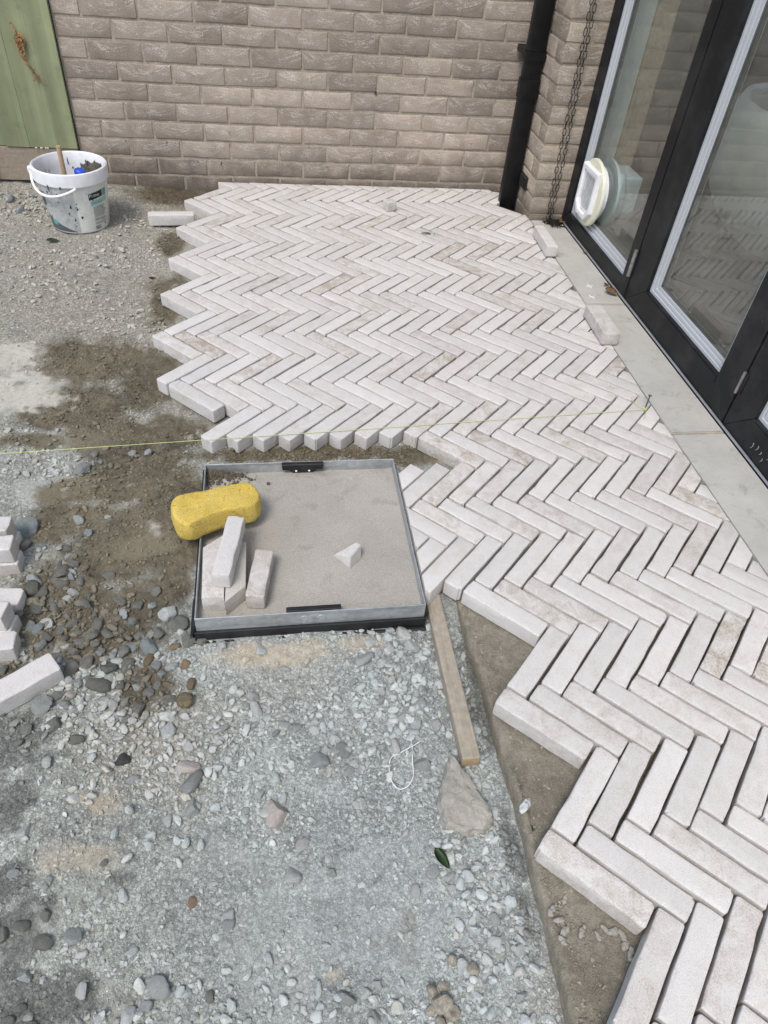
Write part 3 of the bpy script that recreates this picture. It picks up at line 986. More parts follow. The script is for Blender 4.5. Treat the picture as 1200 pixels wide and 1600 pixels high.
def build_gravel(name, n, smin, smax, pw, shapes, faces, seed, power, bkeep, depth=0.38, thin=0.8):
    r = np.random.RandomState(seed)
    x, y = sample(n, r, power)
    ok = allowed(x, y)
    x, y = x[ok], y[ok]
    m = masks(x, y)
    b, pale, tan, wet, smooth, clump = m
    dens = sstep(-0.30, 0.40, fbm(x, y, 0.15, 4, 71))
    dens = 0.12 + 0.88 * dens
    keep = dens * (1 - b * (1 - bkeep)) * (1 - 0.80 * pale) * (1 - 0.55 * smooth * thin) * (1 - 0.45 * tan * thin)
    keep = keep * (1 - (.50 if faces.shape[0] < 40 else .30) * sstep(-2.2, -1.6, y) * (1 - clump))
    gully = (x > .36) & (y < -2.7)
    keep = np.where(gully, 1, keep)
    ok = r.uniform(size=len(x)) < keep
    x, y = x[ok], y[ok]
    m = tuple(q[ok] for q in m)
    s = smin + (smax - smin) * r.uniform(size=len(x)) ** pw
    s = s * (1 - 0.3 * m[4])
    col = stone_colors(x, y, m, r)
    z = zfine(x, y, m) + s * r.uniform(-.30, depth, len(x))
    me = scatter_mesh(name, shapes, faces, x, y, z, s, col, M_GRAVEL, r)
    o = mobj(name, me)
    tag(o, kind='stuff')
    return o


gfine = build_gravel('gravel', 105000, .0018, .0060, 2.3, shp1, CUBE_F, 21, 1.55, .30)
tag(gfine, 'loose grey gravel fines covering the dug-out yard')
gmid = build_gravel('gravel_chips', 6400, .0050, .0108, 2.6, shp2, ICO2[1], 22, 1.3, .35)
tag(gmid, 'grey crushed stone chips scattered over the gravel')
# extra chips around the front of the access cover and on the left heap
r = np.random.RandomState(77)
ex, ey = [], []
for cx, cy, sx, sy, n in ((.27, -2.93, .06, .09, 150), (.2, -3.05, .10, .08, 140), (-.12, -3.06, .12, .09, 170), (-.45, -2.83, .10, .09, 260),
                          (-.56, -2.68, .06, .12, 140), (-1.05, -.28, .12, .12, 260), (-.3, -3.08, .12, .1, 120), (.39, -3.05, .02, .22, 260),
                          (.33, -3.42, .045, .12, 150), (-.08, -3.58, .2, .05, 130), (-.45, -2.98, .1, .06, 110), (-.62, -2.2, .12, .05, 120), (-.62, -.75, .12, .10, 110), (-.95, -1.0, .16, .2, 130), (-.52, -1.35, .08, .1, 90), (-.55, -.42, .08, .08, 70), (-.8, -2.05, .2, .06, 60)):
    ex.append(r.normal(cx, sx, n)); ey.append(r.normal(cy, sy, n))
ex, ey = np.concatenate(ex), np.concatenate(ey)
ok = allowed(ex, ey)
ex, ey = ex[ok], ey[ok]
m = masks(ex, ey)
s = .005 + .0085 * r.uniform(size=len(ex)) ** 1.8
o = mobj('heaped_chips', scatter_mesh('heaped_chips', shp2, ICO2[1], ex, ey, zfine(ex, ey, m) + s * .35, s, stone_colors(ex, ey, m, r), M_GRAVEL, r))
tag(o, 'crushed grey chips heaped in front of the access cover and beside the batten', kind='stuff')

# brown crumbs of soil
r = np.random.RandomState(31)
x, y = sample(84000, r, 1.15)
ok = allowed(x, y); x, y = x[ok], y[ok]
tx = r.uniform(-.25, .42, 5000); ty = r.uniform(-2.23, -2.05, 5000)      # trench between paving and cover
x = np.concatenate([x, tx]); y = np.concatenate([y, ty])
m = masks(x, y)
keep = (m[0] * (1 - .75 * m[4]) + 0.02) * (0.35 + .65 * sstep(-.4, .3, fbm(x, y, .09, 3, 91)))
ok = r.uniform(size=len(x)) < keep
x, y = x[ok], y[ok]; m = tuple(q[ok] for q in m)
s = .0014 + .0052 * r.uniform(size=len(x)) ** 2.6
c = ground_col(x, y, m) * r.uniform(.68, 1.32, (len(x), 1))
o = mobj('soil_crumbs', scatter_mesh('soil_crumbs', [rock_shape(ICO1[0], 300 + i, 6, .35, (1, .9, .85)) for i in range(12)], ICO1[1], x, y,
                                     zfine(x, y, m) + s * .3, s, c, M_CRUMB, r))
tag(o, 'brown crumbs of damp soil along the paving edge', kind='stuff')

# ------------------------------------------------------------------ single stones
STONE_M = {
    'g': stone_mat('stone_grey', (.25, .265, .25), (.34, .355, .335)),
    'd': stone_mat('stone_dark_grey', (.125, .132, .120), (.205, .21, .190), dirt=.6),
    'b': stone_mat('stone_blue_grey', (.20, .23, .23), (.28, .315, .31), dirt=.3),
    'l': stone_mat('stone_pale_grey', (.36, .375, .355), (.45, .46, .435)),
    'w': stone_mat('stone_whitish', (.46, .465, .44), (.56, .56, .53)),
    'p': stone_mat('stone_pinkish', (.44, .385, .34), (.53, .48, .435)),
    'n': stone_mat('stone_brown', (.17, .125, .08), (.23, .175, .115)),
    'k': stone_mat('stone_wet', (.05, .053, .047), (.085, .088, .078), 0.55),
}
CNAME = {'g': 'mid grey', 'd': 'dark grey', 'b': 'blue-grey', 'l': 'pale grey', 'w': 'whitish', 'p': 'pinkish', 'n': 'brown', 'k': 'wet black'}
STONE_LABELS = [
    'grey angular stone lying alone just below the string line at the left',
    'broad blue-grey flat rock behind the stack of loose pavers',
    'biggest rounded dark grey stone among the cobbles below the loose pavers',
    'small pinkish-cream stone wedged among dark cobbles near the leaning loose paver',
    'dark rounded cobble against the front left corner of the access cover',
    'pale flat stone lying against the left side of the access cover',
    'white square-edged stone beside the brown clod of soil',
    'wet black stone lying alone in the pale gravel at the left',
    'round whitish stone in the gravel just in front of the access cover',
    'grey rounded stone beside the loop of white cord',
    'grey angular stone leaning against a smaller pinkish stone left of centre',
    'small brown stone alone in the grey gravel left of the pinkish flat stone',
    'long pale grey stone near the bottom edge of the gravel',
    'largest pinkish flat stone, lying alone in the middle of the gravel',
    'pale angular three-cornered stone right of the smooth dusty patch',
    'pale grey stone next to the green leaf',
    'grey teardrop stone heading the cluster below the access cover',
    'upright grey oval stone near the bottom edge of the gravel',
    'chalky white chip at the edge of the dark cobbles',
]
ROCKS = []
for i in range(18):
    rr_ = np.random.RandomState(500 + i)
    round_ = 0.20 if i < 7 else 0.03
    v = rock_shape(ICO3[0], 500 + i, 8 if i < 7 else 6, round_, (1, rr_.uniform(.68, .92), rr_.uniform(.5, .72)))
    v = v * (1 + .09 * fbm(v[:, 0] * 4 + i * 3, v[:, 1] * 4 + v[:, 2] * 3, 1.0, 2, i + 40))[:, None]
    v = v + (fbm(v[:, 0] * 3 + i, v[:, 1] * 3 + v[:, 2] * 2, 1.0, 3, i) * .05)[:, None] * v
    ROCKS.append(v)
ROCK_ME = {}


def rock_mesh(i, c):
    if (i, c) not in ROCK_ME:
        me = mesh_from('stone', ROCKS[i], ICO3[1].tolist(), STONE_M[c], smooth=True)
        me.set_sharp_from_angle(angle=rad(24))
        ROCK_ME[(i, c)] = me
    return ROCK_ME[(i, c)]


def put_stone(x, y, s, c, label, group, rs, sink=.62):
    i = rs.randrange(0, 7) if c in 'dbn' and rs.random() < .75 else rs.randrange(7, 18)
    o = bpy.data.objects.new('stone', rock_mesh(i, c))
    sc = s * .56
    o.scale = (sc, sc * rs.uniform(.9, 1.1), sc * rs.uniform(.85, 1.1))
    o.rotation_euler = (rs.uniform(-.3, .3), rs.uniform(-.3, .3), rs.uniform(0, 6.28))
    zz = float(zfine(np.array([x]), np.array([y]))[0])
    o.location = (x, y, zz + sc * .6 * (1 - sink) - .001)
    link(o)
    tag(o, label, 'stone', group)
    return o


def zone(x, y):
    if x < -.15 and -3.02 < y < -2.45: return 'among the cobbles beside the access cover and loose pavers', 'cobbles beside the access cover'
    if x > .02 and -3.2 < y < -2.79: return 'in the heap between the access cover and the batten', 'stones in front of the access cover'
    if y < -2.95: return 'bedded in the dusty gravel in front', 'stones bedded in the front gravel'
    return 'lying in the brown soil beside the paving', 'stones in the brown soil'


NEED = []
rs = random.Random(3)
li = 0
placed = []
for (x, y, s, c, lab) in STONES:
    z_, g_ = zone(x, y)
    if lab:
        L_ = STONE_LABELS[li]; li += 1; grp = None
    else:
        L_ = '%s stone %s' % (CNAME[c], z_); grp = '%s %s' % (CNAME[c], g_)
    o = put_stone(x, y, s, c, L_, grp, rs)
    if not lab: NEED.append((o, c))
    placed.append((x, y, s))
clusters = [(-.44, -2.84, .10, .09, 50, 'ddgddd', .018, .040), (-.555, -2.68, .05, .13, 18, 'ddgb', .018, .032), (-.33, -2.86, .06, .05, 12, 'dgn', .017, .028),
            (.27, -2.92, .05, .08, 17, 'lwgl', .014, .026), (.22, -3.03, .09, .07, 16, 'lglw', .014, .024), (-.12, -3.05, .13, .08, 10, 'lglw', .014, .024),
            (-.1, -3.5, .28, .09, 8, 'lgl', .012, .022), (-.28, -3.25, .14, .08, 6, 'lgw', .013, .023), (-1.07, -.27, .10, .10, 18, 'glg', .022, .05),
            (-.62, -2.2, .14, .07, 8, 'gld', .015, .027), (-.46, -3.46, .05, .08, 10, 'dgd', .014, .026), (-.7, -.9, .25, .25, 8, 'glg', .018, .032), (.34, -3.42, .03, .1, 14, 'lwl', .012, .022)]
for cx, cy, sx, sy, n, cs, a, b_ in clusters:
    tries = 0
    while n > 0 and tries < 900:
        tries += 1
        x, y = rs.gauss(cx, sx), rs.gauss(cy, sy)
        s = rs.uniform(a, b_)
        if not allowed(np.array([x]), np.array([y]))[0] or y < -3.68: continue
        if any((x - p[0]) ** 2 + (y - p[1]) ** 2 < (.46 * (s + p[2])) ** 2 for p in placed): continue
        c = rs.choice(cs)
        z_, g_ = zone(x, y)
        NEED.append((put_stone(x, y, s, c, '%s stone %s' % (CNAME[c], z_), '%s %s' % (CNAME[c], g_), rs), c))
        placed.append((x, y, s)); n -= 1

# say which stone is which: colour, then how near it lies to a landmark, and on which side of it
LAND = [('the brown soil clod', -.23, -2.966), ('the white paver lying aslant', -.50, -2.92), ('the pitted paver of the stack', -.60, -2.84), ("the cover's front left corner", -.22, -2.80),
        ("the cover's front right corner", .33, -2.81), ('the near end of the batten', .376, -3.18), ('the loop of white cord', .235, -3.17), ('the pinkish flat stone', -.034, -3.234),
        ('the green leaf in front', .283, -3.357), ('the wet black stone', -.348, -3.098), ('the long pale stone', -.238, -3.508), ('the bucket', -.835, -.478),
        ('the loose paver by the bucket', -.437, -.462), ('the sponge', -.163, -2.474), ("the cover's front lug", .07, -2.80), ('the broken mortar wedge', .345, -3.25),
        ('the tan dust patch', -.405, -3.286), ('the pale dusty patch', -.84, -1.787), ('the stacked pavers', -.69, -2.46), ('the blue-grey flat rock', -.657, -2.431),
        ('the dry clods', .236, -3.59), ('the grey and pinkish pair', -.205, -3.14), ('the upright oval stone', .076, -3.56)]
ORD = ['nearest', 'second nearest', 'third nearest', 'fourth nearest', 'fifth nearest', 'sixth nearest', 'seventh nearest', 'eighth nearest', 'ninth nearest', 'tenth nearest', 'eleventh nearest', 'twelfth nearest']
CR_ = Euler(cam_ob.rotation_euler).to_matrix()


def seen_at(x, y, z=-.07):
    q = CR_.transposed() @ (Vector((x, y, z)) - cam_ob.location)
    return q.x / -q.z, q.y / -q.z


bins = {}
for o, c in NEED:
    px, py = seen_at(o.location.x, o.location.y)
    best = min(LAND, key=lambda l: math.hypot(px - seen_at(l[1], l[2])[0], py - seen_at(l[1], l[2])[1]))
    bx_, by_ = seen_at(best[1], best[2])
    a = int(((math.atan2(py - by_, px - bx_) + math.pi / 8) % (2 * math.pi)) / (math.pi / 4))
    side_ = ('right of', 'above right of', 'above', 'above left of', 'left of', 'below left of', 'below', 'below right of')[a]
    bins.setdefault((c, best[0], side_), []).append((math.hypot(px - bx_, py - by_), o))
for (c, land, side_), L_ in bins.items():
    L_.sort(key=lambda t: t[0])
    for i, (d, o) in enumerate(L_):
        o['label'] = (ORD[min(i, 11)] + ' %s stone %s %s' if len(L_) > 1 else '%s stone lying %s %s') % (CNAME[c], side_, land)

# ================================================================== PAVING
WP, LP = .055600928, .219668322
OX, OY = 0.43843708, -3.38875546
S2 = 2 ** .5


def basis(x, y):
    x = x - .4; y = (y + 1.7) / 1.7
    return (1, x, y, x * x, x * y, y * y, y ** 3, x * y * y, x * x * y)


def lay(u, v):
    """bond coordinates (along the two stone directions) -> site position; the bond wanders a little as hand-laid work does"""
    x, y = (u + v) / S2 + OX, (v - u) / S2 + OY
    b = basis(x, y)
    return (x + sum(k * c[0] for k, c in zip(b, WANDER)), y + sum(k * c[1] for k, c in zip(b, WANDER)))


def sill_x(y):
    pts = [(-9, 1.277), (-2.6, 1.277), (-2.0, 1.280), (-1.57, 1.286), (-1.15, 1.299), (-.43, 1.311), (9, 1.311)]
    for (a, xa), (b, xb) in zip(pts, pts[1:]):
        if y <= b: return xa + (xb - xa) * (y - a) / (b - a)
    return 1.31


def clip(poly, fn):
    out = []
    for i in range(len(poly)):
        p, q = poly[i], poly[(i + 1) % len(poly)]
        a, b = fn(p), fn(q)
        if a >= 0: out.append(p)
        if (a >= 0) != (b >= 0):
            t = a / (a - b)
            out.append((p[0] + (q[0] - p[0]) * t, p[1] + (q[1] - p[1]) * t))
    return out


def area(poly):
    return abs(sum(poly[i][0] * poly[(i + 1) % len(poly)][1] - poly[(i + 1) % len(poly)][0] * poly[i][1] for i in range(len(poly)))) / 2


TH = .0495


def tumbled(l, w, h, seed, jit=.0011):
    """tumbled stone: wobbly outline, worn arrises, bottom at z=0, lies along x"""
    r = random.Random(seed)
    rc = r.uniform(.0035, .007)
    pts = []
    n_l, n_w = 5, 1
    cx, cy = l / 2, w / 2
    for k, (sx, sy) in enumerate(((1, 1), (-1, 1), (-1, -1), (1, -1))):
        c0 = (sx * (cx - rc), sy * (cy - rc))
        rr = rc * r.uniform(.6, 1.15)
        c0 = (sx * (cx - rr), sy * (cy - rr))
        a0 = k * math.pi / 2
        for j in range(3):
            a = a0 + j * math.pi / 4
            pts.append((c0[0] + rr * math.cos(a), c0[1] + rr * math.sin(a)))
        nxt = ((-1, 1), (-1, -1), (1, -1), (1, 1))[k]
        m = n_l if k % 2 == 0 else n_w
        p = pts[-1]
        e = (nxt[0] * (cx - rc) if k % 2 == 0 else nxt[0] * cx, nxt[1] * cy if k % 2 == 0 else nxt[1] * (cy - rc))
        for j in range(1, m + 1):
            t = j / (m + 1)
            q = [p[0] + (e[0] - p[0]) * t, p[1] + (e[1] - p[1]) * t]
            q[1 if k % 2 == 0 else 0] += r.uniform(-jit, jit * .6) * (1 if k < 2 else -1)
            pts.append(tuple(q))
    if r.random() < .35:      # a knocked corner
        i = r.choice((1, 7 + 1, 1))
        pts[1] = (pts[1][0] * .975, pts[1][1] * .9)
    rings = [(0.0, .0035), (.004, .0005), (h * .55, -.0002), (h - .0026, .0), (h - .0007, .0010), (h, .0027), (h + .0002, .0075)]
    bite = [r.uniform(.001, .0035) if r.random() < .13 else 0 for _ in pts]
    V, F = [], []
    n = len(pts)
    for z, ins in rings:
        for (x, y), bt in zip(pts, bite):
            ins_ = ins
            if h - .0045 < z < h + .0001: ins_ = ins + bt * (.5 if z < h - .002 else 1)
            V.append((x - ins_ * math.copysign(min(1, abs(x) / cx * 1.02), x), y - ins_ * math.copysign(min(1, abs(y) / cy * 1.02), y),
                      z + (r.uniform(-.0004, .0004) if 0 < z < h else 0) - (bt * .3 if h - .002 < z < h + .0001 else 0)))
    for k in range(len(rings) - 1):
        for i in range(n):
            F.append((k * n + i, k * n + (i + 1) % n, (k + 1) * n + (i + 1) % n, (k + 1) * n + i))
    # top: spine of three points gives a very slight worn camber
    b = (len(rings) - 1) * n
    V.append((0, 0, h + .0003))
    for i in range(n):
        F.append((b + i, b + (i + 1) % n, len(V) - 1))
    F.append(tuple(range(n))[::-1])
    return V, F


PAVER_SHAPES = [tumbled(LP - .0046, WP - .0061, TH, 900 + i) for i in range(20)]
PAVER_ME = []
for V, F in PAVER_SHAPES:
    me = mesh_from('paver', V, F, M_PAVER, smooth=True)
    me.set_sharp_from_angle(angle=rad(24))
    PAVER_ME.append(me)


def cut_stone_bm(poly, z0, z1, bev=.0028):
    bm = bmesh.new()
    prism(bm, poly, 'z', z0, z1)
    bmesh.ops.remove_doubles(bm, verts=bm.verts[:], dist=.0008)
    top = [e for e in bm.edges if all(v.co.z > z1 - 1e-5 for v in e.verts)]
    bmesh.ops.bevel(bm, geom=top, offset=bev, segments=2, affect='EDGES', profile=.5)
    return bm


paving = mobj('herringbone_paving', mesh_from('bedding', [(-.30, -.05, -.0535), (-.30, -1.9, -.0535), (.0, -1.99, -.0535), (.36, -2.0, -.0535), (.36, -2.72, -.0535), (1.27, -2.72, -.0535), (1.27, -.05, -.0535)],
                                                [tuple(range(7))], M_BED))
tag(paving, kind='structure')

KMIN_A = {-2: 0, -1: 0, 0: 0, 1: 0, 2: 0, 3: -3, 4: 0, 5: -10, 6: -11, 7: -11, 8: -11, 9: -11, 10: -11, 11: -10}
KMIN_B = {-2: 1, -1: 1, 0: 1, 1: 1, 2: -3, 3: -3, 4: -8, 5: -10, 6: -10, 7: -10, 8: -10, 9: -10, 10: -10}
cands = []
prg = random.Random(17)
for T, KM in (('A', KMIN_A), ('B', KMIN_B)):
    for r_, k0 in KM.items():
        for k in range(k0, 14):
            if T == 'A' and r_ == 10 and k > 8: continue
            if T == 'B' and r_ == 10 and k > 9: continue
            if T == 'A':
                u0, v0, du, dv = k * WP - r_ * LP, k * WP + r_ * LP, LP, WP
            else:
                u0, v0, du, dv = (k - 1) * WP - r_ * LP, k * WP + r_ * LP, WP, LP
            g = .0027
            quad = [lay(u0 + g, v0 + g), lay(u0 + du - g, v0 + g), lay(u0 + du - g, v0 + dv - g), lay(u0 + g, v0 + dv - g)]
            a0 = area(quad)
            q = quad
            q = clip(q, lambda p: sill_x(p[1]) - .003 - p[0])
            if q: q = clip(q, lambda p: -.014 - p[1])
            if q and -2.9 < sum(p[1] for p in q) / len(q) < -2.1: q = clip(q, lambda p: p[0] - .3475) if r_ in (2, 3) else q
            if q and r_ >= 9: q = clip(q, lambda p: (1.238 - p[0]) * .85 + (-.088 - p[1]) * .52 if p[1] > -.22 else 1)
            if not q or len(q) < 3: continue
            ar = area(q)
            if ar < .0006: continue
            c = (sum(p[0] for p in q) / len(q), sum(p[1] for p in q) / len(q))
            if c[1] < -3.95 or c[0] > 1.32: continue
            m0 = lay(u0 + du / 2, v0 + dv / 2)
            e1 = lay(u0 + du, v0 + dv / 2) if T == 'A' else lay(u0 + du / 2, v0 + dv)
            ang = math.atan2(e1[1] - m0[1], e1[0] - m0[0])
            cut = ar < a0 * .985
            dist = (Vector((c[0], c[1], 0)) - cam_ob.location).length
            cands.append((dist, q if cut else None, m0, ang, c))
cands.sort(key=lambda t: t[0])
far_bm = bmesh.new()
for i, (dist, q, m0, ang, c) in enumerate(cands):
    dz = prg.gauss(0, .0007)
    if i < 299:
        if q is None:
            o = bpy.data.objects.new('paver', prg.choice(PAVER_ME))
            o.location = (m0[0] + prg.uniform(-.0009, .0009), m0[1] + prg.uniform(-.0009, .0009), -TH + dz)
            o.rotation_euler = (prg.gauss(0, .006), prg.gauss(0, .003), ang + prg.gauss(0, .005) + (math.pi if prg.random() < .5 else 0))
            link(o, paving)
        else:
            loc = Vector((c[0], c[1], 0))
            bm = cut_stone_bm([(p[0] - c[0], p[1] - c[1]) for p in q], -TH, 0)
            o = bm_to('paver', bm, M_PAVER, paving, (c[0], c[1], dz), angle=40)
    else:
        if q is None:
            V, F = prg.choice(PAVER_SHAPES)
            M4 = Matrix.Translation((m0[0], m0[1], -TH + dz)) @ Euler((prg.gauss(0, .006), prg.gauss(0, .003), ang + prg.gauss(0, .005))).to_matrix().to_4x4()
            vv = [far_bm.verts.new(M4 @ Vector(p)) for p in V]
            for f in F: far_bm.faces.new([vv[k] for k in f])
        else:
            b2 = cut_stone_bm(q, -TH + dz, dz)
            mp = {v: far_bm.verts.new(v.co) for v in b2.verts}
            for f in b2.faces: far_bm.faces.new([mp[v] for v in f.verts])
            b2.free()
if far_bm.verts:
    o = bm_to('paver_field', far_bm, M_PAVER_I, paving, angle=24)
    o['kind'] = 'stuff'
else:
    far_bm.free()

# screeded mortar bed that the near pavers sit on
bxs = np.concatenate([[.4385, .4385, .441, .446], np.arange(.452, 1.00, .012), [1.1, 1.27]])
bys = np.concatenate([[-4.6, -4.2], np.arange(-3.78, -2.66, .012)])
BX, BY = np.meshgrid(bxs, bys)
edge = .018 * np.clip((-2.75 - BY) / .9, -1, 1) ** 2
BXs = BX + (.012 - .03 * ((BY + 3.25) / .5) ** 2 * .5 + fbm(BX * 0, BY, .06, 4, 5) * .006) * (BX < .46)
BZ = -.0525 + fbm(BX, BY, .09, 4, 61) * .0022 + np.maximum(0, fbm(BX, BY, .035, 3, 69) - .25) * .006 - np.maximum(0, .05 - np.abs(fbm(BX, BY, .16, 2, 65))) * .05 - .0022 * np.maximum(0, fbm(BX, BY, .2, 3, 67)) + np.where(BX < .4386, -.05, 0) + np.where((BX > .4386) & (BX < .4415), -.004, 0)
BZ[:, 0] = -.105
BZ[:, 1] = -.059
idx2 = np.arange(BX.size).reshape(BX.shape)
bf = np.stack([idx2[:-1, :-1], idx2[:-1, 1:], idx2[1:, 1:], idx2[1:, :-1]], -1).reshape(-1, 4)
BZ = BZ + np.where((BX > .4386) & (BX < .475), fbm(BX, BY, .025, 3, 79) * .0035, 0)
bed = mobj('mortar_bed', mesh_from('mortar_bed', np.stack([BXs, BY, BZ], -1).reshape(-1, 3).tolist(), bf.tolist(), M_BED, smooth=True))
tag(bed, kind='structure')

# crumbs of bedding mortar along the edge of the bed and at the feet of the stones
r = np.random.RandomState(91)
n = 1100
y = r.uniform(-3.72, -2.74, n)
ex_ = .452 + .012 - .015 * ((y + 3.25) / .5) ** 2
x = ex_ + np.abs(r.normal(0, .045, n)) - .012
k = x < .80
x, y = x[k], y[k]
s = .0010 + .0034 * r.uniform(size=len(x)) ** 3
c = np.array([.25, .225, .175]) * r.uniform(.7, 1.35, (len(x), 1))
z = np.where(x < ex_ - .004, -.062, -.0515) + s * .3
o = mobj('mortar_crumbs', scatter_mesh('mortar_crumbs', [shard(r) for i in range(12)], CUBE_F, x, y, z, s, c, M_CRUMB, r))
tag(o, 'sandy crumbs of mortar strewn along the edge of the mortar bed', kind='stuff')

# damp soil spilled into the back left corner of the access cover
r = np.random.RandomState(95)
n = 420
x = -.203 + np.abs(r.normal(0, .05, n)); y = -2.256 - np.abs(r.normal(0, .026, n))
k = (x < .0) & (y > -2.36)
x, y = x[k], y[k]
s = .0018 + .0050 * r.uniform(size=len(x)) ** 2
c = np.array([.105, .090, .060]) * r.uniform(.7, 1.35, (len(x), 1))
z = -.029 + s * .3 + .010 * np.exp(-((x + .205) / .05) ** 2 - ((y + 2.252) / .03) ** 2)
o = mobj('spilled_soil', scatter_mesh('spilled_soil', [rock_shape(ICO1[0], 340 + i, 6, .35, (1, .9, .85)) for i in range(8)], ICO1[1], x, y, z, s, c, M_CRUMB, r))
tag(o, 'dark damp soil spilled into the back left corner of the access cover', kind='stuff')

# ================================================================== BRICK WALL
BZ0, BP, BL = .063985, .08104, .24


def brick_bm(l, h, d, seed, jit=.0016, corner=0):
    """brick with its face in the plane y=0 (front towards -y), centred on x and z, body going to +y"""
    r = random.Random(seed)
    pts = []
    c = .004
    nl = 5 if l > .15 else 3
    for (ax, az), (bx_, bz_), n in (((-l / 2, -h / 2), (l / 2, -h / 2), nl), ((l / 2, -h / 2), (l / 2, h / 2), 2),
                                    ((l / 2, h / 2), (-l / 2, h / 2), nl), ((-l / 2, h / 2), (-l / 2, -h / 2), 2)):
        for j in range(n):
            t = j / n
            x, z = ax + (bx_ - ax) * t, az + (bz_ - az) * t
            k = 1 if j else .3
            pts.append((x + r.uniform(-jit, jit) * k * .6, z + r.uniform(-jit, jit) * k))
    V, F = [], []
    n = len(pts)
    for y, ins in ((d, 0), (.0045, 0), (.0008, .0022), (.0, .005)):
        for x, z in pts:
            V.append((x * (1 - ins / (l / 2)), y + (r.uniform(-.0009, .0009) if y < .003 else 0), z * (1 - ins / (h / 2))))
    for k in range(3):
        for i in range(n):
            F.append((k * n + i, k * n + (i + 1) % n, (k + 1) * n + (i + 1) % n, (k + 1) * n + i))
    b = 3 * n
    V.append((0, -.0006, 0))
    for i in range(n): F.append((b + i, b + (i + 1) % n, len(V) - 1))
    F.append(tuple(range(n))[::-1])
    return V, F


def brick_mesh(l, h, d, seed, mat):
    V, F = brick_bm(l, h, d, seed)
    me = mesh_from('brick', V, F, mat, smooth=True)
    me.set_sharp_from_angle(angle=rad(35))
    return me


XW0, XW1 = -.885, 1.312
bm = bmesh.new()
bx(bm, XW0 - .002, XW1, .0040, .11, -.35, 2.50)
wall = bm_to('brick_wall', bm, M_MORTAR)
tag(wall, 'brown-grey brick boundary wall with pale crease marks behind the new paving', 'brick wall')
FULL = [brick_mesh(.230, .0712, .1, 40 + i, M_BRICK) for i in range(9)]
HALF = {}
brg = random.Random(5)
hi_bm = bmesh.new()
for j in range(-2, 30):
    zc = BZ0 + BP * j
    off = .19536 if j % 2 == 0 else .19536 - .12
    x = off - BL * 8
    while x < XW1:
        a, b = max(x + .005, XW0), min(x + BL - .005, XW1)
        x += BL
        if b - a < .03: continue
        full = (b - a) > .229
        dz, dy = brg.uniform(-.0012, .0012), brg.uniform(-.0012, .0012)
        if j <= 13:
            if full: me = brg.choice(FULL)
            else:
                key = round(b - a, 3)
                if key not in HALF: HALF[key] = brick_mesh(b - a, .0712, .1, 90 + len(HALF), M_BRICK)
                me = HALF[key]
            o = bpy.data.objects.new('brick', me)
            o.location = ((a + b) / 2, dy, zc + dz)
            o.rotation_euler = (brg.gauss(0, .004), brg.gauss(0, .004), 0)
            link(o, wall)
        else:
            V, F = brick_bm(b - a, .0712, .1, brg.randrange(9999))
            vv = [hi_bm.verts.new((p[0] + (a + b) / 2, p[1] + dy, p[2] + zc + dz)) for p in V]
            for f in F: hi_bm.faces.new([vv[k] for k in f])
o = bm_to('brickwork', hi_bm, M_BRICK_I, wall, angle=35)
o['kind'] = 'stuff'

# ------------------------------------------------------------------ pier (return of the house wall)
PX0, PX1, PY = 1.304, 1.487, -.41
bm = bmesh.new()
bx(bm, PX0 + .0040, PX1 + .05, PY + .0040, .10, -.35, 2.60)
pier = bm_to('brick_pier', bm, M_MORTAR)
tag(pier, 'narrow buff-brown brick pier between the black downpipe and the glazing', 'brick pier')
fw = PX1 - PX0
P_ONE = [brick_mesh(fw, .0712, .1, 140 + i, M_BRICK_P) for i in range(4)]
P_A = [brick_mesh(.112, .0712, .1, 150 + i, M_BRICK_P) for i in range(3)]
P_B = [brick_mesh(fw - .122, .0712, .1, 160 + i, M_BRICK_P) for i in range(3)]
S_LONG = [brick_mesh(.23, .0712, .09, 170 + i, M_BRICK_P) for i in range(3)]
S_MID = [brick_mesh(.10, .0712, .09, 180 + i, M_BRICK_P) for i in range(3)]
S_CLOSE = [brick_mesh(.08, .0712, .09, 190 + i, M_BRICK_P) for i in range(3)]


def pbrick(me, x, y, z, side=False):
    o = bpy.data.objects.new('brick', me)
    o.location = (x, y, z)
    o.rotation_euler = (brg.gauss(0, .004), brg.gauss(0, .004), -math.pi / 2 if side else 0)
    link(o, pier)
    return o


for j in range(-1, 14):
    zc = BZ0 + BP * j
    pv = brg.uniform(-.0008, .0008)
    if j % 2 == 0:
        pbrick(brg.choice(P_ONE), (PX0 + PX1) / 2, PY + pv, zc)
        y = PY + .0025
        seq = [(S_MID, .10), (S_MID, .10), (S_CLOSE, .08), (S_CLOSE, .08)]
    else:
        pbrick(brg.choice(P_A), PX0 + .056, PY + pv, zc)
        pbrick(brg.choice(P_B), PX1 - (fw - .122) / 2, PY + pv, zc)
        y = PY + .0025
        seq = [(S_LONG, .23), (S_MID, .10)]
    for sh, ln in seq:
        if j == 1 and y + ln / 2 > -.30 and y + ln / 2 < -.10:
            pass
        pbrick(brg.choice(sh), PX0 - .0015, y + ln / 2, zc, True)
        y += ln + .01
vent_bm = bmesh.new()
bx(vent_bm, PX0 - .008, PX0 - .0025, -.30, -.185, .094, .160, .0015)
vent = bm_to('vent_grille', vent_bm, M_VENT, pier)
for i in range(5):
    bm = bmesh.new()
    z = .100 + i * .0115
    prism(bm, [(PX0 - .0155, z), (PX0 - .0085, z + .006), (PX0 - .0085, z + .0085), (PX0 - .0155, z + .003)], 'y', -.296, -.189)
    # prism 'y' uses (x, z) pairs
    bm_to('slat', bm, M_VENT, vent)

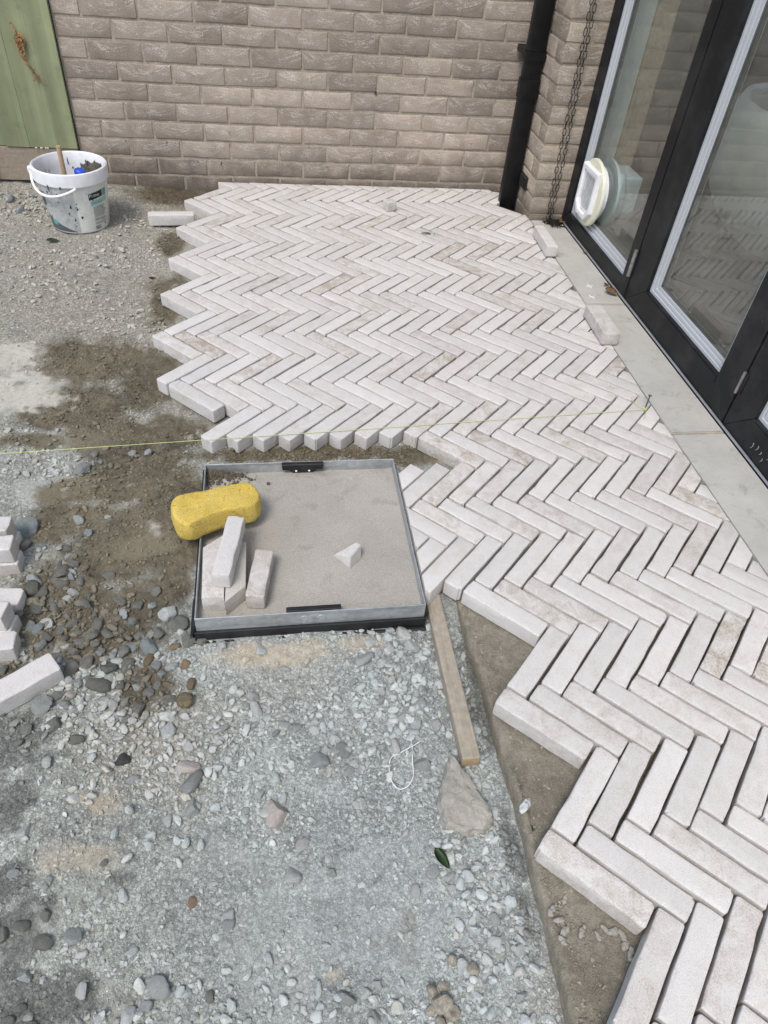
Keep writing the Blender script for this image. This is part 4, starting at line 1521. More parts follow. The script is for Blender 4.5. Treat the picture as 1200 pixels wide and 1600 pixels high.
# ------------------------------------------------------------------ house front above the glazing and the room behind it
XD = 1.475                      # outer face of the frames
bm = bmesh.new()
bx(bm, 1.487 - .02, 1.80, -6.4, -.412, 2.16, 3.2)
bx(bm, 1.487 - .02, 1.80, -6.4, -3.012, -.35, 2.158)
hw = bm_to('house_wall', bm, M_PLASTER)
tag(hw, kind='structure')
bm = bmesh.new()
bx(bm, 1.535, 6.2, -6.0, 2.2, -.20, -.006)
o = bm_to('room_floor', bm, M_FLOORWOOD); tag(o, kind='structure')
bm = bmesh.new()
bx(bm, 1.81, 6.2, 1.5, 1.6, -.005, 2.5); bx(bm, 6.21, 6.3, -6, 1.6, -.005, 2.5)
bx(bm, 3.4, 6.3, -6.1, 1.7, 2.51, 2.6); bx(bm, 1.81, 3.399, -.1, 1.7, 2.51, 2.6); bx(bm, 1.81, 3.399, -6.1, -3.4, 2.51, 2.6); bx(bm, 1.79, 1.805, -.18, 1.49, -.005, 2.5)  # invented ceiling opening and left-out end wall let sky light into the room
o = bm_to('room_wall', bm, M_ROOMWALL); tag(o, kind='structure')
bm = bmesh.new()
bx(bm, 1.5395, 1.668, -.412, -.17, -.004, 2.155, .002)
o = bm_to('window_reveal', bm, M_PLASTER); tag(o, kind='structure')
bm = bmesh.new()
bx(bm, 1.670, 1.762, -.424, -.17, -.003, 2.157, .003)
o = bm_to('timber_trim', bm, M_TRIMWOOD); tag(o, kind='structure')

# ------------------------------------------------------------------ glazed doors
def frame_poly(parent, name, poly, x0, x1, mat=M_BLACK, bev=.0012):
    bm = bmesh.new()
    prism(bm, poly, 'x', x0, x1, bev)
    return bm_to(name, bm, mat, parent)


def glazed_leaf(ob, ya, yb, z0, z1, sl, sr, rail, groove=True, beadw=.038):
    """ya > yb (going towards the camera). sl / sr: widths of far and near stile."""
    x0, x1 = XD, XD + .058
    g = .0006
    yi, yo = ya - sl, yb + sr
    zi, zt = z0 + rail, z1 - .10
    frame_poly(ob, 'stile', [(ya, z0), (yi + g, zi), (yi + g, zt), (ya, z1)], x0, x1)
    frame_poly(ob, 'stile', [(yb, z0), (yb, z1), (yo - g, zt), (yo - g, zi)], x0, x1)
    frame_poly(ob, 'rail', [(ya - .0012, z0), (yb + .0012, z0), (yo, zi - g), (yi, zi - g)], x0, x1)
    frame_poly(ob, 'rail', [(ya - .0012, z1), (yi, zt + g), (yo, zt + g), (yb + .0012, z1)], x0, x1)
    if groove:
        bm = bmesh.new()
        bx(bm, x0 - .0022, x0 - .0002, yo + .002, yi - .002, zi - .032, zi - .006, .0008)
        bm_to('glazing_lip', bm, M_BLACK, ob)
    # stepped bead round the pane, set back behind the frame
    w = beadw / 3
    zt_ = zt
    for k in range(3):
        bm = bmesh.new()
        xa = x0 + .014 + k * .0075
        a, b = k * w, (k + 1) * w - .0022
        # far, near, bottom, top
        bx(bm, xa, x1, yi - b, yi - a, zi + a, zt - a)
        bx(bm, xa, x1, yo + a, yo + b, zi + a, zt - a)
        bx(bm, xa, x1 - .0004, yo + b + .0003, yi - b - .0003, zi + a, zi + b)
        bx(bm, xa, x1 - .0004, yo + b + .0003, yi - b - .0003, zt - b, zt - a)
        bm_to('glazing_bead', bm, M_BEAD, ob)
    bm = bmesh.new()
    bx(bm, x0 + .0325, x1 - .002, yi - beadw + .002, yi - .0001, zi + .0001, zt - .0001)
    bx(bm, x0 + .0325, x1 - .002, yo + .0001, yo + beadw - .002, zi + .0001, zt - .0001)
    bx(bm, x0 + .0327, x1 - .002, yo + beadw - .0018, yi - beadw + .0018, zi + .0001, zi + beadw - .002)
    bm_to('gasket', bm, M_BEAD2, ob)
    gz = zi + beadw - .004
    bm = bmesh.new()
    bx(bm, x0 + .033, x0 + .053, yo + beadw - .004, yi - beadw + .004, gz, zt - beadw + .004)
    return bm_to('glass', bm, M_GLASS, ob), (yi - beadw, yo + beadw, zi + beadw)


TOPZ = 2.13
side = empty('fixed_window', (XD, -.83, 0))
def rel(ob):
    """children below are built in site coordinates"""
    bpy.context.view_layer.update()
    inv_ = ob.matrix_world.inverted()
    for c in ob.children:
        c.matrix_parent_inverse = inv_
tag(side, 'fixed black-framed glass panel with the round cat flap in its pane', 'window panel')
glazed_leaf(side, -.412, -1.2485, .004, TOPZ, .072, .066, .062, groove=False, beadw=.046)
door1 = empty('glass_door', (XD, -1.69, 0))
tag(door1, 'black-framed glass door between the cat-flap panel and the cropped door, a pale seat showing behind its glass', 'door')
glazed_leaf(door1, -1.2565, -2.1215, .004, TOPZ, .148, .118, .112)
door2 = empty('glass_door', (XD, -2.56, 0))
tag(door2, 'black-framed glass door at the right edge of the photo with scratches on its bottom rail', 'door')
glazed_leaf(door2, -2.1295, -3.00, .004, TOPZ, .118, .148, .112)


def hinge(ob, y, z0, z1, mat, rr=.0085):
    bm = bmesh.new()
    n = 2
    h = (z1 - z0) / n
    for i in range(n):
        lathe(bm, [(.0001, z0 + i * h + .001), (rr, z0 + i * h + .001), (rr, z0 + (i + 1) * h - .001), (.0001, z0 + (i + 1) * h - .001)], 14, 'z', (XD - .006, y, 0))
    hg = bm_to('hinge', bm, mat, ob, angle=40)
    bm = bmesh.new()
    bx(bm, XD - .0035, XD - .0004, y - .017, y + .017, z0 + .004, z1 - .004, .001)
    bm_to('hinge_leaf', bm, M_BLACK, hg)


hinge(door1, -1.243, .100, .212, M_STEELHINGE)
hinge(door2, -2.1255, .128, .208, M_STEELHINGE, .005)
# scratches on the bottom rail of the cropped door
for i in range(6):
    bm = bmesh.new()
    y, z = -2.29 - i * .021 + rng.uniform(-.006, .006), .03 + rng.uniform(0, .03)
    l = rng.uniform(.012, .03)
    tube(bm, [(XD - .0003, y, z), (XD - .0003, y - .006, z + l * .5), (XD - .0003, y - .004, z + l)], .0006, 5)
    bm_to('scratch', bm, M_PALEGLUE, door2)
# outer frame: jamb against the pier, head and floor track
df = empty('door_frame', (XD, -2.0, 0))
tag(df, 'black outer frame and grey floor track the glass doors stand on', 'door frame')
bm = bmesh.new(); bx(bm, XD + .006, XD + .055, -3.006, -.4105, TOPZ + .003, 2.158, .002); bm_to('head', bm, M_BLACK, df)
bm = bmesh.new(); bx(bm, XD - .007, XD - .0015, -3.004, -.425, .0025, .010, .001); bm_to('floor_track', bm, M_ALU, df)
bm = bmesh.new(); bx(bm, XD + .0005, XD + .055, -3.004, -.4135, -.02, .0032); bm_to('threshold', bm, M_BLACK, df)

# ------------------------------------------------------------------ cat flap (built into the fixed pane)
CY, CZ, CR = -.672, .228, .143
flap = empty('cat_flap', (XD, CY, CZ)); flap.parent = side
flap.matrix_parent_inverse = Matrix.Identity(4)
fl_parts = []
bm = bmesh.new()
lathe(bm, [(CR - .052, XD + .004), (CR, XD + .003), (CR, XD - .004), (CR - .004, XD - .009), (CR - .030, XD - .013), (CR - .052, XD - .011)], 56, 'x', (0, CY, CZ), True)
fl_parts.append(bm_to('ring', bm, M_CREAM, flap, angle=35))
bm = bmesh.new()
lathe(bm, [(CR - .030, XD + .0042), (CR - .030, XD + .0328), (CR - .048, XD + .0328), (CR - .048, XD + .0042)], 44, 'x', (0, CY, CZ), True)
fl_parts.append(bm_to('sleeve', bm, M_TUNNEL, flap, angle=35))
w, h, ch = .094, .108, .044
outer = [(CY + w, CZ + h), (CY - w, CZ + h), (CY - w, CZ - h + ch), (CY - w + ch, CZ - h), (CY + w - ch, CZ - h), (CY + w, CZ - h + ch)]
def inset(poly, k):
    return [(CY + (p[0] - CY) * k, CZ + (p[1] - CZ) * k) for p in poly]
bm = bmesh.new()
ring_o, ring_i = inset(outer, 1), inset(outer, .74)
for xa, ks in ((XD - .024, (1.0, .74)),):
    a = [bm.verts.new((XD - .006, p[0], p[1])) for p in ring_o]
    b = [bm.verts.new((XD - .026, p[0], p[1])) for p in inset(outer, .985)]
    c = [bm.verts.new((XD - .030, p[0], p[1])) for p in inset(outer, .95)]
    d = [bm.verts.new((XD - .030, p[0], p[1])) for p in inset(outer, .80)]
    e = [bm.verts.new((XD - .020, p[0], p[1])) for p in inset(outer, .76)]
    f = [bm.verts.new((XD - .006, p[0], p[1])) for p in inset(outer, .76)]
    for A, B in ((a, b), (b, c), (c, d), (d, e), (e, f)):
        for i in range(6): bm.faces.new((A[i], A[(i + 1) % 6], B[(i + 1) % 6], B[i]))
fl_parts.append(bm_to('flap_frame', bm, M_WHITE, flap))
bm = bmesh.new(); prism(bm, inset(outer, .735), 'x', XD - .016, XD - .013, .001)
fl_parts.append(bm_to('flap', bm, M_FLAPGLASS, flap))
bm = bmesh.new()
prism(bm, inset(outer, .775), 'x', XD - .0125, XD - .0105)
fl_parts.append(bm_to('flap_seal', bm, M_BEAD2, flap))
for p in fl_parts[-1:]:
    pass
bm = bmesh.new()
for k in range(6):
    p, q = inset(outer, .735)[k], inset(outer, .735)[(k + 1) % 6]
    pi, qi = inset(outer, .66)[k], inset(outer, .66)[(k + 1) % 6]
    prism(bm, [p, q, qi, pi], 'x', XD - .0185, XD - .0165)
fl_parts.append(bm_to('flap_edge', bm, M_WHITE, flap))
bm = bmesh.new()
lathe(bm, [(CR - .02, XD + .060), (CR - .02, XD + .105), (CR - .03, XD + .112), (CR - .055, XD + .112), (CR - .055, XD + .060)], 44, 'x', (0, CY, CZ), True)
fl_parts.append(bm_to('tunnel', bm, M_TUNNEL, flap, angle=35))
bm = bmesh.new()
lathe(bm, [(CR + .002, XD + .0592), (CR + .002, XD + .072), (CR - .03, XD + .074), (CR - .03, XD + .0592)], 44, 'x', (0, CY, CZ), True)
fl_parts.append(bm_to('flange', bm, M_TUNNEL, flap, angle=35))
bm = bmesh.new()
prism(bm, inset(outer, .9), 'x', XD + .1125, XD + .19, .006)
fl_parts.append(bm_to('tunnel_box', bm, M_TUNNEL, flap))
for ob in (side, door1, door2, df, flap):
    bpy.context.view_layer.update()
    for c in ob.children:
        if c is flap: continue
        c.matrix_parent_inverse = ob.matrix_world.inverted()
flap.location = (0, CY + .83, CZ)
bpy.context.view_layer.update()
for c in flap.children: c.matrix_parent_inverse = flap.matrix_world.inverted()
for ob in (door1, door2):
    for c in ob.children:
        for g_ in c.children: g_.matrix_parent_inverse = Matrix.Identity(4)

# ------------------------------------------------------------------ concrete sill slabs
sill = empty('door_sill', (1.38, -1.9, 0))
tag(sill, 'pale concrete door sill of butted slabs between paving and glazing', 'door sill')
ys = [-.417, -1.296, -2.166, -3.05]
for a, b in zip(ys, ys[1:]):
    bm = bmesh.new()
    n = 8
    L_ = [(sill_x(a - .004 + (b - a + .008) * t / n) , a - .004 + (b - a + .008) * t / n) for t in range(n + 1)]
    poly = [(1.4685, a - .004)] + L_ + [(1.4685, b + .004)]
    prism(bm, poly, 'z', -.065, .0)
    top = [e for e in bm.edges if all(v.co.z > -1e-5 for v in e.verts)]
    bmesh.ops.bevel(bm, geom=top, offset=.004, segments=2, affect='EDGES')
    s_ = bm_to('slab', bm, M_SILL, sill, angle=40)
    s_.matrix_parent_inverse = Matrix.Translation((-1.38, 1.9, 0))
    bm = bmesh.new(); bx(bm, sill_x(b) + .004, 1.467, b - .0045, b + .0045, -.06, -.0035)
    s_ = bm_to('joint', bm, M_MORTAR, sill)
    s_.matrix_parent_inverse = Matrix.Translation((-1.38, 1.9, 0))

# ------------------------------------------------------------------ downpipe
dp = empty('downpipe', (1.25, -.18, 0))
tag(dp, 'square black plastic downpipe standing in the corner beside the brick pier', 'downpipe')


def at_parent(o, p):
    o.matrix_parent_inverse = Matrix.Translation(-Vector(p.location))
    return o


def sq(x0, x1, y0, y1, z0, z1, bev=.006):
    bm = bmesh.new()
    bx(bm, x0, x1, y0, y1, z0, z1)
    es = [e for e in bm.edges if abs(e.verts[0].co.z - e.verts[1].co.z) > 1e-4]
    bmesh.ops.bevel(bm, geom=es, offset=bev, segments=3, affect='EDGES', profile=.5)
    return bm


at_parent(bm_to('pipe', sq(1.208, 1.293, -.203, -.158, -.10, .487), M_PIPE, dp, angle=40), dp)
at_parent(bm_to('pipe_socket', sq(1.203, 1.298, -.208, -.153, .487, .565), M_PIPE, dp, angle=40), dp)
at_parent(bm_to('pipe', sq(1.208, 1.293, -.203, -.158, .565, 2.35), M_PIPE, dp, angle=40), dp)
bm = sq(1.201, 1.300, -.210, -.150, .640, .676, .004)
bx(bm, 1.302, 1.316, -.186, -.178, .640, .676)
bx(bm, 1.22, 1.28, -.149, -.002, .645, .67)
at_parent(bm_to('bracket', bm, M_PIPE, dp, angle=40), dp)

# ------------------------------------------------------------------ rain chain in front of the pier
ch = empty('chain', (1.39, -.435, 0))
tag(ch, 'thin rusty black chain hanging doubled in front of the brick pier', 'chain')


def link_mesh():
    bm = bmesh.new()
    a, b = .0088, .0068
    pts = []
    for i in range(7):
        t = math.pi * i / 6
        pts.append((b * math.cos(t), 0, a + b * math.sin(t)))
    for i in range(7):
        t = math.pi + math.pi * i / 6
        pts.append((b * math.cos(t), 0, -a + b * math.sin(t)))
    tube(bm, pts, .0016, 6, closed=True)
    me = bpy.data.meshes.new('link'); bm.to_mesh(me); bm.free()
    me.materials.append(M_CHAIN)
    me.polygons.foreach_set('use_smooth', [True] * len(me.polygons))
    return me


LM = link_mesh()
crg = random.Random(9)
for k in range(2):
    n = 49
    for i in range(n):
        z = .022 + i * .0278
        x = 1.402 - .030 * z + (k - .5) * (.021 + .004 * math.sin(z * 5)) + crg.gauss(0, .0008)
        if z < .12: x += (k - .5) * -.010 * (1 - z / .12)
        o = bpy.data.objects.new('link', LM)
        o.location = (x - 1.39, -.432 + .435 + crg.gauss(0, .001), z)
        o.rotation_euler = (crg.gauss(0, .06), crg.gauss(0, .05), (1.15 if (i + k) % 2 else -.42) + crg.gauss(0, .12))
        link(o, ch)
for i in range(34):
    a, rr = crg.uniform(0, 6.28), .040 * math.sqrt(crg.random())
    o = bpy.data.objects.new('link', LM)
    o.location = (1.415 + rr * math.cos(a) * .9 - 1.39 + .004 * i / 34, -.475 + rr * math.sin(a) * 1.35 + .435, .004 + crg.random() * .016 * (1 - rr / .05))
    o.rotation_euler = (math.pi / 2 + crg.gauss(0, .5), crg.gauss(0, .4), crg.uniform(0, 6.28))
    link(o, ch)

# ================================================================== FENCE
fe = empty('fence', (-1.6, -.01, 0))
tag(fe, 'sage green painted board fence butting against the left end of the brick wall', 'fence')
edges = [-.8905, -.999, -1.107, -1.214, -1.32, -1.43, -1.54, -1.65, -1.76]
for i, (b, a) in enumerate(zip(edges, edges[1:])):
    bm = bmesh.new()
    back = (0, .0022, .0010, .013, .013, .012, .0135, .0125)[i]
    bx(bm, a + .0001, b - .0001, -.020 + back, .004 + back, .137, 1.92, .0008)
    at_parent(bm_to('board', bm, M_FENCE, fe), fe)
bm = bmesh.new(); bx(bm, -1.80, -.892, .02, .065, .30, .39); bx(bm, -1.80, -.892, .02, .065, 1.5, 1.59)
at_parent(bm_to('rail', bm, M_FENCE, fe), fe)
bm = bmesh.new(); bx(bm, -1.80, -.893, -.013, .025, -.018, .1335, .002)
at_parent(bm_to('plinth_board', bm, M_PLINTH, fe), fe)
bm = bmesh.new(); bx(bm, -1.345, -1.30, -.045, -.0145, -.10, 1.3, .003)
at_parent(bm_to('post', bm, M_PLINTH, fe), fe)
bm = bmesh.new(); bx(bm, -1.80, -.893, .03, .05, -.30, -.0185); bx(bm, -.93, -.8875, .035, .06, -.018, 1.92)  # black strips added behind the fence gaps, standing in for their shade
at_parent(bm_to('gap_shade_strip', bm, M_RUBBER, fe), fe)
for i, (x, w_) in enumerate(((-1.085, .010), (-1.062, .012), (-1.04, .008), (-1.03, .007))):
    bm = bmesh.new()
    bx(bm, x, x + w_, -.0245, -.0202, .1345, .1395, .001)
    at_parent(bm_to('paint_drip', bm, M_PALEGLUE, fe), fe)

# dead climber hanging on the fence
trg = random.Random(12)
bm = bmesh.new()


def stem_at(t):
    return Vector((-1.062 + .056 * t + .010 * math.sin(7 * t + .4), -.026, .640 - .205 * t))


for s_ in range(3):
    pts = [stem_at(i / 21) + Vector((trg.gauss(0, .0022), -abs(trg.gauss(0, .003)), trg.gauss(0, .002))) for i in range(22)]
    tube(bm, pts, [.0012 + .0020 * trg.random() for _ in pts], 5)
# two open loops of twisted stem and a bottom tuft
for (t0, w_, h_) in ((.30, .019, .024), (.40, .013, .020), (.50, .011, .030), (.27, .012, .012)):
    for k in range(2):
        c0 = stem_at(t0)
        pts = [c0 + Vector((w_ * math.cos(a) + trg.gauss(0, .0016) + .004, -.004 - .004 * math.sin(a * 2 + k), h_ * math.sin(a) + trg.gauss(0, .0016))) for a in np.linspace(0, 6.1, 16)]
        tube(bm, pts, [.0014 + .0018 * trg.random() for _ in pts], 5)
for i in range(7):
    c0 = stem_at(.94)
    tube(bm, [c0, c0 + Vector((trg.gauss(.004, .007), -.005, -.012)), c0 + Vector((trg.gauss(.008, .011), -.006, -.024 - .008 * trg.random()))], [.0022, .0016, .0010], 5)
for i in range(46):
    t = min(.98, max(.02, trg.choice((trg.gauss(.30, .07), trg.gauss(.48, .06), trg.gauss(.92, .06)))))
    p = stem_at(t) + Vector((trg.gauss(.002, .011), -.004 - trg.random() * .010, trg.gauss(0, .004)))
    M3 = Euler((trg.uniform(0, 6), trg.uniform(0, 6), trg.uniform(0, 6))).to_matrix()
    s1, s2 = trg.uniform(.003, .008), trg.uniform(.0015, .0035)
    vv = [bm.verts.new(p + M3 @ Vector(q)) for q in ((-s1, 0, 0), (0, -s2, s2 * .5), (s1, 0, 0), (0, s2, s2 * .6))]
    bm.faces.new(vv)
o = bm_to('dead_climber', bm, M_TENDRIL)
tag(o, 'brown dried climber tendril stuck to the green fence boards', 'dead plant')

# ================================================================== BUCKET
BXC, BYC, BZ_, RB, RT, HB = -.835, -.478, -.034, .122, .147, .258
bk = empty('bucket', (BXC, BYC, BZ_), 0)
tag(bk, 'white plastic primer bucket with grey and white label and lowered handle, smeared with mortar', 'bucket')
bm = bmesh.new()
lathe(bm, [(.0005, .002), (RB - .004, .0), (RB, .004), (RT - .001, HB - .05), (RT, HB - .002), (RT - .002, HB), (RT - .004, HB - .003), (RT - .0045, HB - .05), (RB - .004, .010), (.0005, .008)], 64)
bm_to('body', bm, M_WHITE, bk, angle=40)
bm = bmesh.new()
rr_ = lambda z: RB + (RT - .001 - RB) * (z - .004) / (HB - .054)
lathe(bm, [(RT + .0005, HB - .052), (RT + .008, HB - .051), (RT + .0095, HB - .010), (RT + .008, HB - .001), (RT + .003, HB + .002), (RT + .0005, HB - .001)], 64, close=True)
bm_to('rim', bm, M_WHITE, bk, angle=40)


def cone_patch(a0, a1, z0f, z1f, off=.0009, n=24, m=8):
    """curved sheet on the bucket side; z0f/z1f give lower and upper height at t in 0..1"""
    bm = bmesh.new()
    g = []
    for i in range(n + 1):
        t = i / n
        a = rad(a0 + (a1 - a0) * t)
        lo, hi = z0f(t), z1f(t)
        col = []
        for j in range(m + 1):
            z = lo + (hi - lo) * j / m
            r_ = rr_(z) + off
            col.append(bm.verts.new((r_ * math.cos(a), r_ * math.sin(a), z)))
        g.append(col)
    for i in range(n):
        for j in range(m):
            bm.faces.new((g[i][j], g[i + 1][j], g[i + 1][j + 1], g[i][j + 1]))
    return bm


K = lambda v: (lambda t: v)
M_LG = plain('label_grey', (0.42, 0.43, 0.42), 0.5, grime=0.16, nscale=70, bump=0.02)
M_LW = plain('label_white', (0.68, 0.675, 0.63), 0.45, grime=0.05, nscale=60, bump=0.02)
M_LD = plain('label_slate', (0.085, 0.10, 0.115), 0.45, grime=0.1, nscale=60, bump=0.02)
M_LK = plain('label_black', (0.010, 0.011, 0.012), 0.45, grime=0.1, nscale=60, bump=0.0)
M_LT = plain('label_teal', (0.10, 0.36, 0.33), 0.45, grime=0.05, nscale=60, bump=0.0)
M_LTP = plain('label_pale_teal', (0.33, 0.52, 0.49), 0.45, grime=0.05, nscale=60, bump=0.0)
M_LINK = plain('label_ink', (0.13, 0.13, 0.13), 0.5, grime=0.1, nscale=60, bump=0.0)
bm_to('label_field', cone_patch(-165, -80, K(.012), K(HB - .055), .0007), M_LG, bk, smooth=True)
bm_to('label_field', cone_patch(-80, -14, K(.006), K(HB - .055), .0007), M_LW, bk, smooth=True)
bm_to('label_swoosh', cone_patch(-150, -86, K(.008), lambda t: .052 - .044 * t ** 1.3 + .02 * (1 - t) ** 3, .0012), M_LD, bk, smooth=True)
bm_to('label_swoosh', cone_patch(-168, -140, lambda t: .085 + .03 * t, lambda t: .150 + .02 * t, .0012), M_LD, bk, smooth=True)
bm_to('label_logo', cone_patch(-137, -126, lambda t: .032, lambda t: .052, .0016, 6, 2), M_LT, bk, smooth=True)
bm_to('label_seam', cone_patch(-133, -84, lambda t: .138 - .066 * t, lambda t: .1392 - .066 * t, .0013, 16, 1), M_LINK, bk)
bm_to('label_title_box', cone_patch(-56, -27, lambda t: .143 + .006 * t, lambda t: .171 + .006 * t, .0012), M_LK, bk, smooth=True)
bm_to('label_title_box', cone_patch(-26, -15, K(.148), K(.177), .0012), M_LT, bk, smooth=True)
bm_to('label_title_box', cone_patch(-54, -15, lambda t: .118 + .006 * t, lambda t: .139 + .006 * t, .0012), M_LTP, bk, smooth=True)
bm_to('label_bar', cone_patch(-52, -32, K(.131), K(.1335), .0016, 8, 1), M_LT, bk)
bm_to('label_bar', cone_patch(-52, -28, K(.126), K(.128), .0016, 8, 1), M_LT, bk)
bm = bmesh.new()
lrg = random.Random(4)
for i in range(22):
    z = .111 - i * .0037
    if i in (13, 18): continue
    b2 = cone_patch(-50, -50 + lrg.uniform(24, 33), K(z), K(z + .0014), .0012, 8, 1)
    mp = {v: bm.verts.new(v.co) for v in b2.verts}
    for f in b2.faces: bm.faces.new([mp[v] for v in f.verts])
    b2.free()
bm_to('label_small_print', bm, M_LINK, bk)
bm = bmesh.new()
a = -50.0
while a < -38:
    w_ = lrg.choice((.35, .5, .8))
    b2 = cone_patch(a, a + w_, K(.011), K(.028), .0012, 1, 1)
    mp = {v: bm.verts.new(v.co) for v in b2.verts}
    for f in b2.faces: bm.faces.new([mp[v] for v in f.verts])
    b2.free()
    a += w_ + lrg.choice((.35, .5, .7))
bm_to('barcode', bm, M_LINK, bk)
# triangular recycling mark
bm = bmesh.new()
b2 = cone_patch(-27, -22, K(.023), lambda t: .024 + .010 * (1 - abs(2 * t - 1)), .0012, 8, 1)
mp = {v: bm.verts.new(v.co) for v in b2.verts}
for f in b2.faces: bm.faces.new([mp[v] for v in f.verts])
b2.free()
bm_to('label_mark', bm, M_LINK, bk)


def bent_text(body, size, a0, z0, mat, off, name, spread=1.0):
    cu = bpy.data.curves.new(name, 'FONT')
    cu.body = body
    cu.size = size
    tmp = bpy.data.objects.new('tmp', cu)
    COL.objects.link(tmp)
    dg = bpy.context.evaluated_depsgraph_get()
    dg.update()
    me = bpy.data.meshes.new_from_object(tmp.evaluated_get(dg))
    bpy.data.objects.remove(tmp, do_unlink=True)
    for v in me.vertices:
        z = z0 + v.co.y
        r_ = rr_(z) + off
        a = rad(a0) + v.co.x * spread / r_
        v.co = (r_ * math.cos(a), r_ * math.sin(a), z)
    me.name = name
    me.materials.clear(); me.materials.append(mat)
    return mobj(name, me, bk)


bent_text('Prime', .0215, -55, .1545, M_LW, .0017, 'label_title')

# handle hanging low across the front
bm = bmesh.new()
pts = []
for i in range(25):
    t = i / 24
    a = rad(-172 + 112 * t)
    drop = math.sin(math.pi * t) ** .8
    z = HB - .030 - .072 * drop * (1 - .35 * t)
    r_ = RT + .012 + .004 * drop
    pts.append((r_ * math.cos(a), r_ * math.sin(a), z))
tube(bm, pts[:22], .0058, 8)
bm_to('handle', bm, M_WHITE, bk, angle=50)
for a in (-174,):
    bm = bmesh.new()
    bx(bm, -.010, .010, -.012, .012, -.012, .012, .003)
    o = bm_to('handle_lug', bm, M_WHITE, bk, ((RT + .012) * math.cos(rad(a)), (RT + .012) * math.sin(rad(a)), HB - .024), (0, 0, rad(a)))
M_SLURRY = plain('grey_slurry', (0.20, 0.185, 0.15), 0.75, grime=0.3, nscale=50, bump=0.4)
M_SMEAR = plain('mortar_smear', (0.095, 0.085, 0.062), 0.85, grime=0.4, nscale=60, bump=0.5)
M_SPLASH = plain('dark_splash', (0.022, 0.022, 0.02), 0.7, grime=0.3, nscale=80, bump=0.1)
bm = bmesh.new()
ringv = [bm.verts.new(((RT - .012) * math.cos(2 * math.pi * i / 40), (RT - .012) * math.sin(2 * math.pi * i / 40), .125 + .004 * math.sin(i))) for i in range(40)]
cv = bm.verts.new((0, 0, .132))
for i in range(40): bm.faces.new((ringv[i], ringv[(i + 1) % 40], cv))
bm_to('slurry', bm, M_SLURRY, bk, smooth=True)


def inner_patch(a0, a1, z0f, z1f):
    return cone_patch(a0, a1, z0f, z1f, -.0058, 20, 6)


srg = random.Random(8)
bm_to('mortar_smear', inner_patch(36, 84, lambda t: .14, lambda t: HB - .012 - .012 * math.sin(t * 9) ** 2 - .03 * t), M_SMEAR, bk, smooth=True)
bm_to('mortar_smear', inner_patch(16, 33, lambda t: .15, lambda t: HB - .09 + .05 * t), M_SMEAR, bk, smooth=True)
for i in range(15):
    a = srg.uniform(20, 165); z = srg.uniform(.15, HB - .03); l = srg.uniform(.006, .045); w_ = srg.uniform(.8, 3.2)
    bm_to('splash', cone_patch(a, a + w_, lambda t, z=z: z, lambda t, z=z, l=l: min(HB - .006, z + l * math.sin(math.pi * (t * .8 + .15))), -.0066, 6, 3), M_SPLASH, bk, smooth=True)
for i in range(70):
    a = srg.gauss(-88, 32); z = srg.uniform(.03, .19); l = srg.uniform(.0015, .0075) if i % 9 else .011
    bm_to('splash', cone_patch(a, a + l * 300 * srg.uniform(.5, 1.2), lambda t, z=z, l=l: z - l * .5 * math.sin(math.pi * t), lambda t, z=z, l=l: z + l * .5 * math.sin(math.pi * t) + .0003, .0019, 6, 2), M_SPLASH, bk)
for a, z, l in ((-118, .185, .028), (-98, .20, .012), (-106, .172, .01)):
    bm = cone_patch(a, a + 2.2, K(z), K(z + l), .0105, 4, 3)
    bm_to('splash', bm, M_SPLASH, bk)

bm = bmesh.new()
tube(bm, [(-.868, -.462, .12), (-.866, -.46, .285)], .0105, 10)
o = bm_to('stirring_stick', bm, M_STICK, smooth=False, angle=40)
tag(o, 'round wooden stick standing upright in the white bucket', 'stick')
M_BLUE = plain('blue_plastic', (0.025, 0.07, 0.50), 0.35, grime=0.1, nscale=60, bump=0.05)
bm = bmesh.new()
bmesh.ops.create_uvsphere(bm, u_segments=18, v_segments=10, radius=.024)
for v in bm.verts:
    v.co.z *= .8
    v.co += v.co.normalized() * .003 * math.sin(v.co.x * 300) * math.cos(v.co.y * 260)
bmg = bm_to('blue_cap', bm, M_BLUE, None, (-.803, -.455, .178), angle=60)
tag(bmg, 'small bright blue plastic lump inside the white bucket beside the stick', 'plastic cap')

# ================================================================== ACCESS COVER
AX0, AX1, AY0, AY1 = -.209, .341, -2.804, -2.2485
ac = empty('access_cover', ((AX0 + AX1) / 2, (AY0 + AY1) / 2, -.09))
tag(ac, 'square galvanised steel recessed access cover filled with sandy mortar on a black base frame', 'access cover')
for nm, b_ in (('rim_wall', (AX0, AX1, AY0, AY0 + .003)), ('rim_wall', (AX0, AX1, AY1 - .003, AY1)),
               ('rim_wall', (AX0, AX0 + .003, AY0 + .0032, AY1 - .0032)), ('rim_wall', (AX1 - .003, AX1, AY0 + .0032, AY1 - .0032))):
    bm = bmesh.new()
    bx(bm, b_[0], b_[1], b_[2], b_[3], -.047, .0, .0006)
    at_parent(bm_to(nm, bm, M_GALV, ac), ac)
n = 60
xs = np.linspace(AX0 + .0032, AX1 - .0032, n)
ys_ = np.linspace(AY0 + .0032, AY1 - .0032, n)
IX, IY = np.meshgrid(xs, ys_)
IZ = -.031 + fbm(IX, IY, .07, 4, 81) * .0016 + fbm(IX, IY, .014, 2, 83) * .0008
IZ += .006 * np.exp(-((IX - AX0) / .06) ** 2 - ((IY - AY1) / .06) ** 2) - .004 * sstep(.03, 0, AY1 - IY)
ii = np.arange(n * n).reshape(n, n)
iff = np.stack([ii[:-1, :-1], ii[:-1, 1:], ii[1:, 1:], ii[1:, :-1]], -1).reshape(-1, 4)
